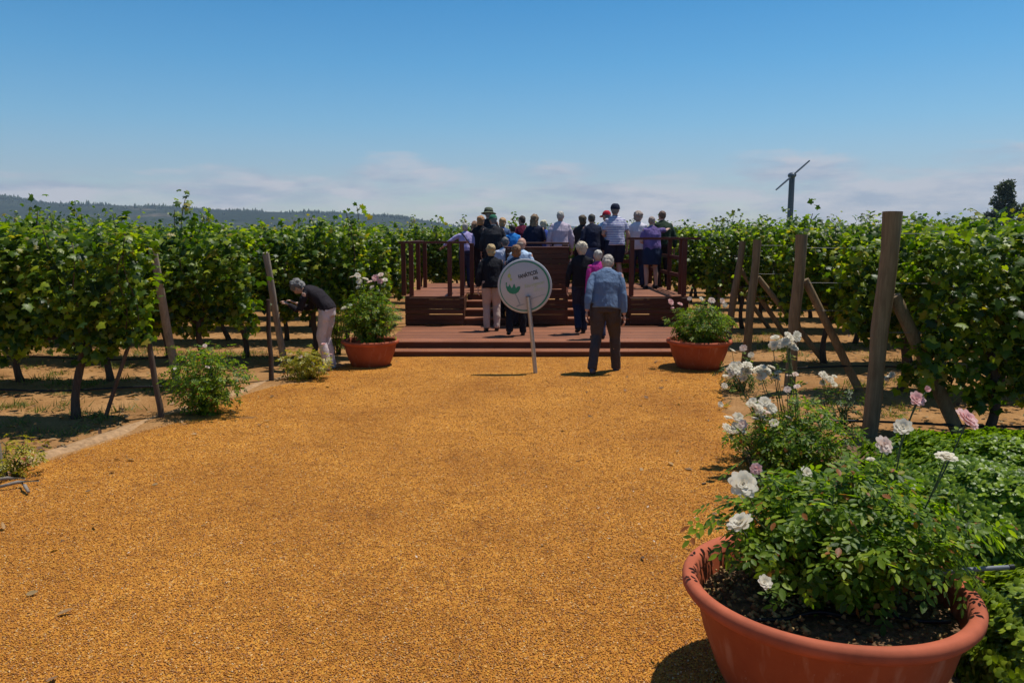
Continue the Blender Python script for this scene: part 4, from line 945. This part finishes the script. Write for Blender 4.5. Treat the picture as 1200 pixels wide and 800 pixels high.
# ------------------------------------------------------------------ ground
def grid_sheet(name, x0, x1, y0, y1, nx, ny, hf, mat, kind='structure'):
    xs = np.linspace(x0,x1,nx); ys = np.linspace(y0,y1,ny); X, Y = np.meshgrid(xs, ys); Z = hf(X, Y)
    V = np.stack([X.ravel(),Y.ravel(),Z.ravel()],1); i = np.arange(nx-1); j = np.arange(ny-1); I, Jj = np.meshgrid(i,j)
    a = (Jj*nx+I).ravel(); Fc = np.stack([a,a+1,a+nx+1,a+nx],1)
    o = np_mesh(name, V, Fc, mat, smooth=True); return tag(o, kind=kind)
M['plain'] = simple('plain', (.16,.15,.07), .95, .5, .02, .1, .01, .05)
mb = MB(); mb.add([(-9000,-60,-.02),(9000,-60,-.02),(9000,9000,-.02),(-9000,9000,-.02)], [(0,1,2,3)])
tag(mb.build('ground', M['plain']), kind='structure')
def soil_h(X, Y):
    z = .0*X
    for Yr in (7.85,9.85,11.85,13.8,15.8,17.8): z = z + .035*np.exp(-((Y-Yr)/.35)**2)*(X < -2.6)
    for Yr in (7.1,9.2,11.3,13.4,15.5,17.5): z = z + .035*np.exp(-((Y-Yr)/.35)**2)*(X > 3.0)
    return z + .008*np.sin(X*3.1+Y*1.3)*np.cos(Y*2.7) - .006
grid_sheet('vineyard_soil', -40, 40, -6, 60, 200, 400, soil_h, M['soil'])
# gravel yard: an uneven outline, slightly crowned
EL = [(-3.9,-6),(-3.95,3),(-3.98,5.4),(-3.88,6.4),(-3.66,7.2),(-3.5,7.9),(-3.25,8.9),(-3.02,9.8),(-2.7,10.6),(-2.45,11.1),(-2.3,11.6),(-2.05,12.1),(-1.9,12.6)]
ER = [(1.35,-6),(1.4,2),(1.62,3.3),(1.8,4.3),(1.95,5.6),(2.05,6.8),(2.3,8),(2.6,9.5),(2.95,10.6),(3.15,11.6),(3.2,12.1),(3.2,12.6)]
def edge(E, y): return np.interp(y, [p[1] for p in E], [p[0] for p in E])
ny, nx = 500, 60; ys = np.linspace(-6,12.6,ny); V = []
jl = np.convolve(rng.normal(0,.06,ny), np.ones(7)/7, 'same'); jr = np.convolve(rng.normal(0,.06,ny), np.ones(7)/7, 'same')
for i, y in enumerate(ys):
    a = edge(EL,y)+jl[i]; b = edge(ER,y)+jr[i]
    for k in range(nx):
        q = k/(nx-1); x = a+(b-a)*q; e = min(q, 1-q)*(b-a)
        V.append((x, y, -.012 + .032*min(1, e/.25) + .006*math.sin(x*2.3+y*1.1)*math.sin(y*1.9)))
V = np.array(V); I, Jj = np.meshgrid(np.arange(nx-1), np.arange(ny-1)); a = (Jj*nx+I).ravel()
tag(np_mesh('gravel_path', V, np.stack([a,a+1,a+nx+1,a+nx],1), M['gravel'], smooth=True), kind='structure')
def gravel_z(x, y):
    e = np.minimum(x-edge(EL,y), edge(ER,y)-x); return -.012+.032*np.clip(e/.25,0,1)+.006*np.sin(x*2.3+y*1.1)*np.sin(y*1.9)
# loose stones on it
n = 260000; u = rng.random(n); y = 1/(1/2.4 + u*(1/11.9-1/2.4)); x = rng.uniform(-4.1,3.1,n)
ok = (x > edge(EL,y)-.05) & (x < edge(ER,y)+.05) & (np.abs(x) < y*.75+.3); x = x[ok]; y = y[ok]; n = len(x)
z = gravel_z(x,y)+.003; k_ = 500; x = np.concatenate([x, rng.uniform(-1.9,3.1,k_)]); y = np.concatenate([y, np.where(rng.random(k_) < .6, rng.uniform(11.93,12.24,k_), 12.27+rng.exponential(.35,k_).clip(0,2))]); z = np.concatenate([z, np.where(y[-k_:] < 12.25, .105, .208)]); n = len(x)
V, Fc = scatter(CH, np.stack([x,y,z],1), np.array([0,0,1])+rng.normal(0,.5,(n,3)), rng.uniform(.0035,.009,n)*(1+.03*y))
tag(np_mesh('loose_gravel', V, Fc, M['chip']), 'loose ochre stone chips covering the yard', 'gravel', kind='stuff')
# pale soil verge along the left edge
pts = [(edge(EL,y)-.10, y) for y in np.arange(4.5,11.3,.15)]; V = []; F_ = []
for i, (x, y) in enumerate(pts):
    for k, (dx, dz) in enumerate(((-.10,-.02),(-.06,.02),(0,.032),(.05,.022),(.09,-.01))): V.append((x+dx+rng.uniform(-.012,.012), y, dz+rng.uniform(-.006,.008)))
for i in range(len(pts)-1):
    for k in range(4): a = i*5+k; F_.append((a,a+1,a+6,a+5))
tag(np_mesh('soil_verge', V, F_, M['verge'], smooth=True), kind='structure')
# dark planting bed on the right
bed = [(1.25,1.0),(1.32,2.2),(1.56,3.3),(1.72,4.3),(1.82,5.6),(1.95,6.6),(2.5,6.9),(4.4,6.3),(4.9,4.8),(4.4,1.0)]
o = flatbed = MB().add([(x,y,.034) for x,y in bed]+[(3.0,4.5,.05)], [(i,(i+1)%len(bed),len(bed)) for i in range(len(bed))]).build('planting_bed', M['dark_soil']); tag(o, kind='structure')
# leaf litter and weeds under the vines
def region(n, xr, yr):
    return np.stack([rng.uniform(*xr,n), rng.uniform(*yr,n), np.full(n,.012)],1)
P = np.concatenate([region(900,(-9,-3.6),(6.6,14)), region(1200,(2.6,9),(6.3,15)), region(140,(-4.6,-3.6),(6,8))])
P = P[(P[:,0] < edge(EL,P[:,1])-.1) | (P[:,0] > edge(ER,P[:,1])+.1)]; P[:,2] = soil_h(P[:,0],P[:,1])+.012
G = np.stack([rng.uniform(-3.6,2.6,260), rng.uniform(3,11.5,260), np.zeros(260)],1); G = G[(G[:,0] > edge(EL,G[:,1])) & (G[:,0] < edge(ER,G[:,1]))]; G = G[rng.random(len(G)) < np.clip(np.abs(G[:,0]-(-.6))/2.5,.15,1)**2]; G[:,2] = gravel_z(G[:,0],G[:,1])+.014; P = np.concatenate([P,G])
M['litter'] = leafmat('litter', (.10,.05,.025), (.20,.11,.05), (.32,.2,.09), .1, .8)
V, Fc = scatter(OVAL, P, np.array([0,0,1])+rng.normal(0,.35,P.shape), rng.uniform(.03,.08,len(P)))
tag(np_mesh('leaf_litter', V, Fc, M['litter']), 'dry fallen leaves scattered on the vineyard soil', 'leaves', kind='stuff')
tuft = np.concatenate([region(30,(-8,-4.2),(9.0,10.6)), region(30,(-9,-3.4),(11,13)), region(80,(3.6,9),(8,15)), region(16,(-6,-4),(7.2,8.6))])
P = np.repeat(tuft, 70, 0); P[:,:2] += rng.normal(0,.09,(len(P),2)); P[:,2] = soil_h(P[:,0],P[:,1])
Tn = norm(np.array([0,0,1])+rng.normal(0,.5,P.shape)); BL = (np.array([(-.05,0,0),(.05,0,0),(0,1,0)]), np.array([(0,1,2)]))
V, Fc = scatter(BL, P, rng.normal(size=P.shape), rng.uniform(.04,.12,len(P)), Tn)
tag(np_mesh('weeds', V, Fc, M['weed']), 'low green weeds between the vine rows', 'weeds', kind='stuff')
# white petals on the gravel near the roses
for i, (px, py) in enumerate(((150,655),(281,644),(487,657),(703,600),(747,620),(760,598),(716,637),(640,575),(800,580),(816,612),(765,640),(690,660),(742,580),(590,570))):
    d = math.atan((py-400)/F)+PITCH; Y = CAMH/math.tan(d); x = gx(px, Y)
    v = [(OVAL[0][k]*(.022,.022,.022)) for k in range(len(OVAL[0]))]
    o = np_mesh('fallen_petal', np.array(v)+np.array([0,0,.006]), OVAL[1], M['petal_white']); o.location = (x,Y,float(gravel_z(x,Y))+.012); o.rotation_euler = (random.uniform(-.3,.3),random.uniform(-.3,.3),random.uniform(0,6))
    tag(o, 'small white rose petal fallen on the ochre gravel', 'petal', 'white petals scattered on the gravel')

# ------------------------------------------------------------------ distance
prof = [(-300,215),(-150,222),(0,229),(30,234),(70,239),(120,240),(180,243),(250,246),(320,249),(380,250),(430,252),(470,255),(510,260),(545,268),(580,272),(620,276),(700,279)]
D0 = 2600.0
def ridge_px(px): return np.interp(px, [p[0] for p in prof], [p[1] for p in prof])
nx, ny = 420, 60; V = []
for j in range(ny):
    q = j/(ny-1); Y = 1500 + q*2600
    for i in range(nx):
        px = -320 + 1040*i/(nx-1); x = (px-600)/F*D0*(.8+.2*Y/D0)
        top = gz(ridge_px(px), D0); s = math.exp(-((Y-D0)/650)**2)
        z = (top+3)*s - 3 + (10*math.sin(x*.006+Y*.004)*math.sin(Y*.007) + 8*math.sin(x*.017+2)*math.cos(Y*.013))*s*(1-s)*2 + rng.uniform(-1.3,1.3)*s
        V.append((x,Y,z))
I, Jj = np.meshgrid(np.arange(nx-1), np.arange(ny-1)); a = (Jj*nx+I).ravel()
tag(np_mesh('hills', np.array(V), np.stack([a,a+1,a+nx+1,a+nx],1), M['hill'], smooth=True), kind='structure')
# low blue ridge far behind on the right
nx = 200; V = []
for j, (Y, k) in enumerate(((3900,0),(4300,1),(4800,0))):
    for i in range(nx):
        x = -600 + 4600*i/(nx-1); V.append((x, Y, -5 + k*(36+15*math.sin(x*.0023+1)+7*math.sin(x*.0086)+3*math.sin(x*.03)) ))
a = np.concatenate([np.arange(nx-1), nx+np.arange(nx-1)]); tag(np_mesh('distant_hills', np.array(V), np.stack([a,a+1,a+nx+1,a+nx],1), M['hill'], smooth=True), kind='structure')
# woods along the ridge: small conical crowns
n = 9000; px = rng.uniform(-300,560,n); px = px[(np.sin(px*.11)+np.sin(px*.031+1)+.7*np.sin(px*.27)+rng.normal(0,1.1,n)) > -.2]; n = len(px); top = np.array([gz(p, D0) for p in ridge_px(px)]); Y = D0 + rng.normal(0,120,n)
x = (px-600)/F*D0*(.8+.2*Y/D0); s = np.exp(-((Y-D0)/650)**2); z = (top+3)*s-3
CONE = (np.array([(.3,0,0),(0,.3,0),(-.3,0,0),(0,-.3,0),(.34,0,.45),(0,.34,.45),(-.34,0,.45),(0,-.34,.45),(0,0,1)]), np.array([(0,1,5),(0,5,4),(1,2,6),(1,6,5),(2,3,7),(2,7,6),(3,0,4),(3,4,7),(4,5,8),(5,6,8),(6,7,8),(7,4,8)]))
cv, cf = CONE; hh = (6+2.5*np.sin(px*.07)+rng.uniform(-3,3,n))*np.where(rng.random(n) < .12, 1.6, 1); V = np.stack([x,Y,z-1],1)[:,None,:] + cv[None]*np.stack([hh*.6,hh*.6,hh],1)[:,None,:]
Fc = cf[None]+(np.arange(n)*len(cv))[:,None,None]
M['wood'] = leafmat('far_wood', (.02,.035,.018), (.03,.05,.024), (.05,.07,.03), 0, .9)
tag(np_mesh('ridge_forest', V.reshape(-1,3), Fc.reshape(-1,3), M['wood']), 'dark woods along the crest of the hazy hills', 'forest', kind='stuff')
# single trees
def far_tree(label, px, Y, topy, wpx, seed, shape=1.0):
    r = np.random.default_rng(seed); x = gx(px, Y); H = gz(topy, Y); w = wpx/F*Y/2
    t = thing('tree', label, 'tree', (x,Y,0), 0, 'trees beyond the vineyard'); tk = MB()
    tk.tube([(0,0,-.2),(.1,0,H*.3),(0,.1,H*.6),(.05,0,H*.9)], [w*.12,w*.09,w*.06,w*.02], n=8)
    P = []
    for i in range(40):
        q = r.uniform(.18,1)**.8; zz = H*q; rad = w*min(1,(1.06-q)*1.5)**.8*shape*r.uniform(.35,1.0); a = r.uniform(0,6.28)
        c = np.array([rad*math.cos(a), rad*math.sin(a), zz*.93]); cr = w*r.uniform(.2,.36)
        tk.tube([(0,0,max(.1,zz*.75)), tuple(c*np.array([.6,.6,1]))], [w*.03,w*.012], n=5)
        P.append(c + norm(r.normal(size=(230,3)))*cr*r.uniform(.3,1,(230,1))*np.array([1,1,1.15]))
    P = np.concatenate(P); V, Fc = scatter(OVAL, P, r.normal(size=P.shape), w*.14)
    np_mesh('crown', V, Fc, M['tree_leaf_hazed'], t); tk.build('trunk', M['bark'], t, smooth=True); return t
far_tree('tall dark tree with an uneven crown above the vines at the right edge', 1174, 150, 211, 40, 4)
far_tree('shorter dark tree beside the tall one at the far right', 1199, 152, 236, 24, 5)
far_tree('small round dark tree on the horizon left of the tall tree', 1084, 260, 258, 15, 6)
far_tree('low dark tree on the horizon just right of the thick end post', 1072, 280, 262, 12, 7)
far_tree('low tree on the horizon right of the wind machine tower', 945, 300, 266, 12, 8)
# wind machine
Y = 112.0; x = gx(924,Y); tw = thing('wind_machine', 'tall grey wind machine tower with a tilted two-blade fan', 'wind machine', (x,Y,0))
M['dark_metal'] = simple('tower_metal', (.10,.12,.15), .5, .1, 2, .1, .002, .4, .3)
zt = gz(206,Y); mb = MB(); mb.tube([(0,0,-.1),(0,0,zt*.5),(0,0,zt)], [.42,.38,.34], n=12); mb.build('tower', M['dark_metal'], tw, smooth=True, sharp=50)
mb = MB(); mb.tube([(.22,-.5,0),(.22,-.5,zt-.3)], .05, n=6); mb.tube([(-.22,-.5,0),(-.22,-.5,zt-.3)], .05, n=6)
for k in range(24): mb.tube([(-.22,-.5,.4*k+.2),(.22,-.5,.4*k+.2)], .03, n=5)
mb.build('ladder', M['dark_metal'], tw)
mb = MB(); mb.ell((0,-.1,zt+.05), (.55,.75,.42)); mb.build('gearbox', M['dark_metal'], tw, smooth=True)
hb = Vector((0,-.85,zt+.15)); e1 = Vector(W(946,189,Y))-Vector((x,Y,0)); e2 = Vector(W(907,223,Y))-Vector((x,Y,0)); e1.y = e2.y = -.85
mid = (e1+e2)/2; mb = MB(); mb.ell(mid, (.3,.35,.3)); hbo = mb.build('hub', M['dark_metal'], tw, smooth=True)
for e in (e1, e2):
    mb = MB(); d = e-mid; mb.tube([mid+d*.04, mid+d*.3, mid+d*.75, mid+d], [(.1,.12),(.12,.30),(.11,.26),(.10,.16)], side=(0.3,0,-.3), n=10); mb.build('blade', M['dark_metal'], tw, smooth=True, sharp=50)
Y = 130.0; x = gx(846,Y); up_ = thing('utility_pole', 'small T-shaped utility pole on the horizon behind the deck', 'utility pole', (x,Y,0)); zt = gz(258,Y)
mb = MB(); mb.tube([(0,0,-.1),(0,0,zt)], [.14,.11], n=8); mb.build('pole', M['post'], up_, smooth=True, sharp=50)
mb = MB(); mb.box(-1.2,1.2,-.16,-.04,zt-.22,zt-.06,.01); mb.build('crossarm', M['post'], up_)
for q in (-1.0,-.4,.4,1.0): mb = MB(); mb.lathe([(.05,0),(.08,.05),(.03,.16)], 8, (q,-.1,zt-.058)); mb.build('insulator', M['pipe'], up_)
# ------------------------------------------------------------------ air, sky, sun
HAZE = 0.00012
if HAZE:
    mb = MB(); mb.box(-4200,4200,-50,4900,-8,420); hz = mb.build('haze', None) if False else None
    me = bpy.data.meshes.new('haze'); me.from_pydata(mb.v, [], mb.f); m, tt, out = nt('haze'); 
    pv = tt.nodes.new('ShaderNodeVolumePrincipled'); pv.inputs['Color'].default_value = (.62,.78,1.0,1); pv.inputs['Density'].default_value = HAZE; pv.inputs['Anisotropy'].default_value = .1
    tt.links.new(pv.outputs[0], out.inputs['Volume']); me.materials.append(m); hz = link(bpy.data.objects.new('haze', me)); tag(hz, 'thin blue summer haze over the valley', 'haze', kind='stuff')
EL_, AZ_ = R(71), R(30)     # elevation; azimuth from +x (right) towards +y (ahead)
sd = Vector((math.cos(EL_)*math.cos(AZ_), math.cos(EL_)*math.sin(AZ_), math.sin(EL_)))
sl = bpy.data.lights.new('sun', 'SUN'); sl.energy = 4.9; sl.angle = R(.5); sl.color = (1,.95,.87)
so = bpy.data.objects.new('sun', sl); so.rotation_euler = (-sd).to_track_quat('-Z','Y').to_euler(); col.objects.link(so)
wd = bpy.data.worlds.new('World'); sc.world = wd; wd.use_nodes = True; t = wd.node_tree; t.nodes.clear()
out = t.nodes.new('ShaderNodeOutputWorld'); bg = t.nodes.new('ShaderNodeBackground'); bg.inputs[1].default_value = .065
sky = t.nodes.new('ShaderNodeTexSky'); sky.sky_type = 'NISHITA'; sky.sun_disc = False; sky.sun_elevation = EL_; sky.sun_rotation = math.pi/2-AZ_
sky.air_density = 1.0; sky.dust_density = .6; sky.ozone_density = 3.0; sky.altitude = 200
tc = t.nodes.new('ShaderNodeTexCoord'); sx = t.nodes.new('ShaderNodeSeparateXYZ'); t.links.new(tc.outputs['Generated'], sx.inputs[0])
# thin low cloud bank near the horizon, drifting streaks
mp = t.nodes.new('ShaderNodeMapping'); mp.inputs['Scale'].default_value = (2.4,2.4,11); t.links.new(tc.outputs['Generated'], mp.inputs[0])
nz = N(t, 'ShaderNodeTexNoise', Scale=2.3, Detail=9.0, Roughness=.62, Distortion=.25); t.links.new(mp.outputs[0], nz.inputs['Vector'])
band = ramp(t, [(0,(.5,.5,.5)),(.05,(.56,.56,.56)),(.085,(.40,.40,.40)),(.115,(.12,.12,.12)),(.14,(0,0,0))], sx.outputs[2])
add = N(t, 'ShaderNodeMath', operation='ADD'); ax = N(t, 'ShaderNodeMath', operation='MULTIPLY_ADD'); t.links.new(sx.outputs[0], ax.inputs[0]); ax.inputs[1].default_value = .14; t.links.new(nz.outputs['Fac'], ax.inputs[2]); t.links.new(ax.outputs[0], add.inputs[0]); t.links.new(band.outputs[0], add.inputs[1])
cm = ramp(t, [(.80,(0,0,0)),(1.15,(1,1,1))], None); sub = N(t, 'ShaderNodeMapRange'); sub.inputs[1].default_value = .88; sub.inputs[2].default_value = 1.07; sub.inputs[3].default_value = 0; sub.inputs[4].default_value = .85
t.links.new(add.outputs[0], sub.inputs[0]); t.nodes.remove(cm)
n2 = N(t, 'ShaderNodeTexNoise', Scale=4.5, Detail=6.0, Roughness=.6); t.links.new(mp.outputs[0], n2.inputs['Vector'])
ccol = ramp(t, [(.40,(6.2,6.9,8.3)),(.58,(10.5,10.0,10.2))], n2.outputs['Fac'])
gr = ramp(t, [(0,(1.9,1.85,1.75)),(.07,(1.5,1.62,1.65)),(.13,(.98,1.62,1.80)),(.2,(.56,1.50,1.84)),(.27,(.30,1.32,1.78)),(.5,(.40,.95,1.3))], sx.outputs[2])
grade = mixc(t, 1.0, sky.outputs[0], gr.outputs[0], 'MULTIPLY')
mix = mixc(t, sub.outputs[0], grade, ccol.outputs[0]); t.links.new(mix, bg.inputs[0]); t.links.new(bg.outputs[0], out.inputs[0])
vs = sc.view_settings; vs.view_transform = 'Standard'; vs.look = 'None'; vs.gamma = 1; vs.exposure = 0; vs.use_curve_mapping = False
sc.cycles.max_bounces = 8; sc.cycles.transparent_max_bounces = 8; sc.cycles.volume_bounces = 0
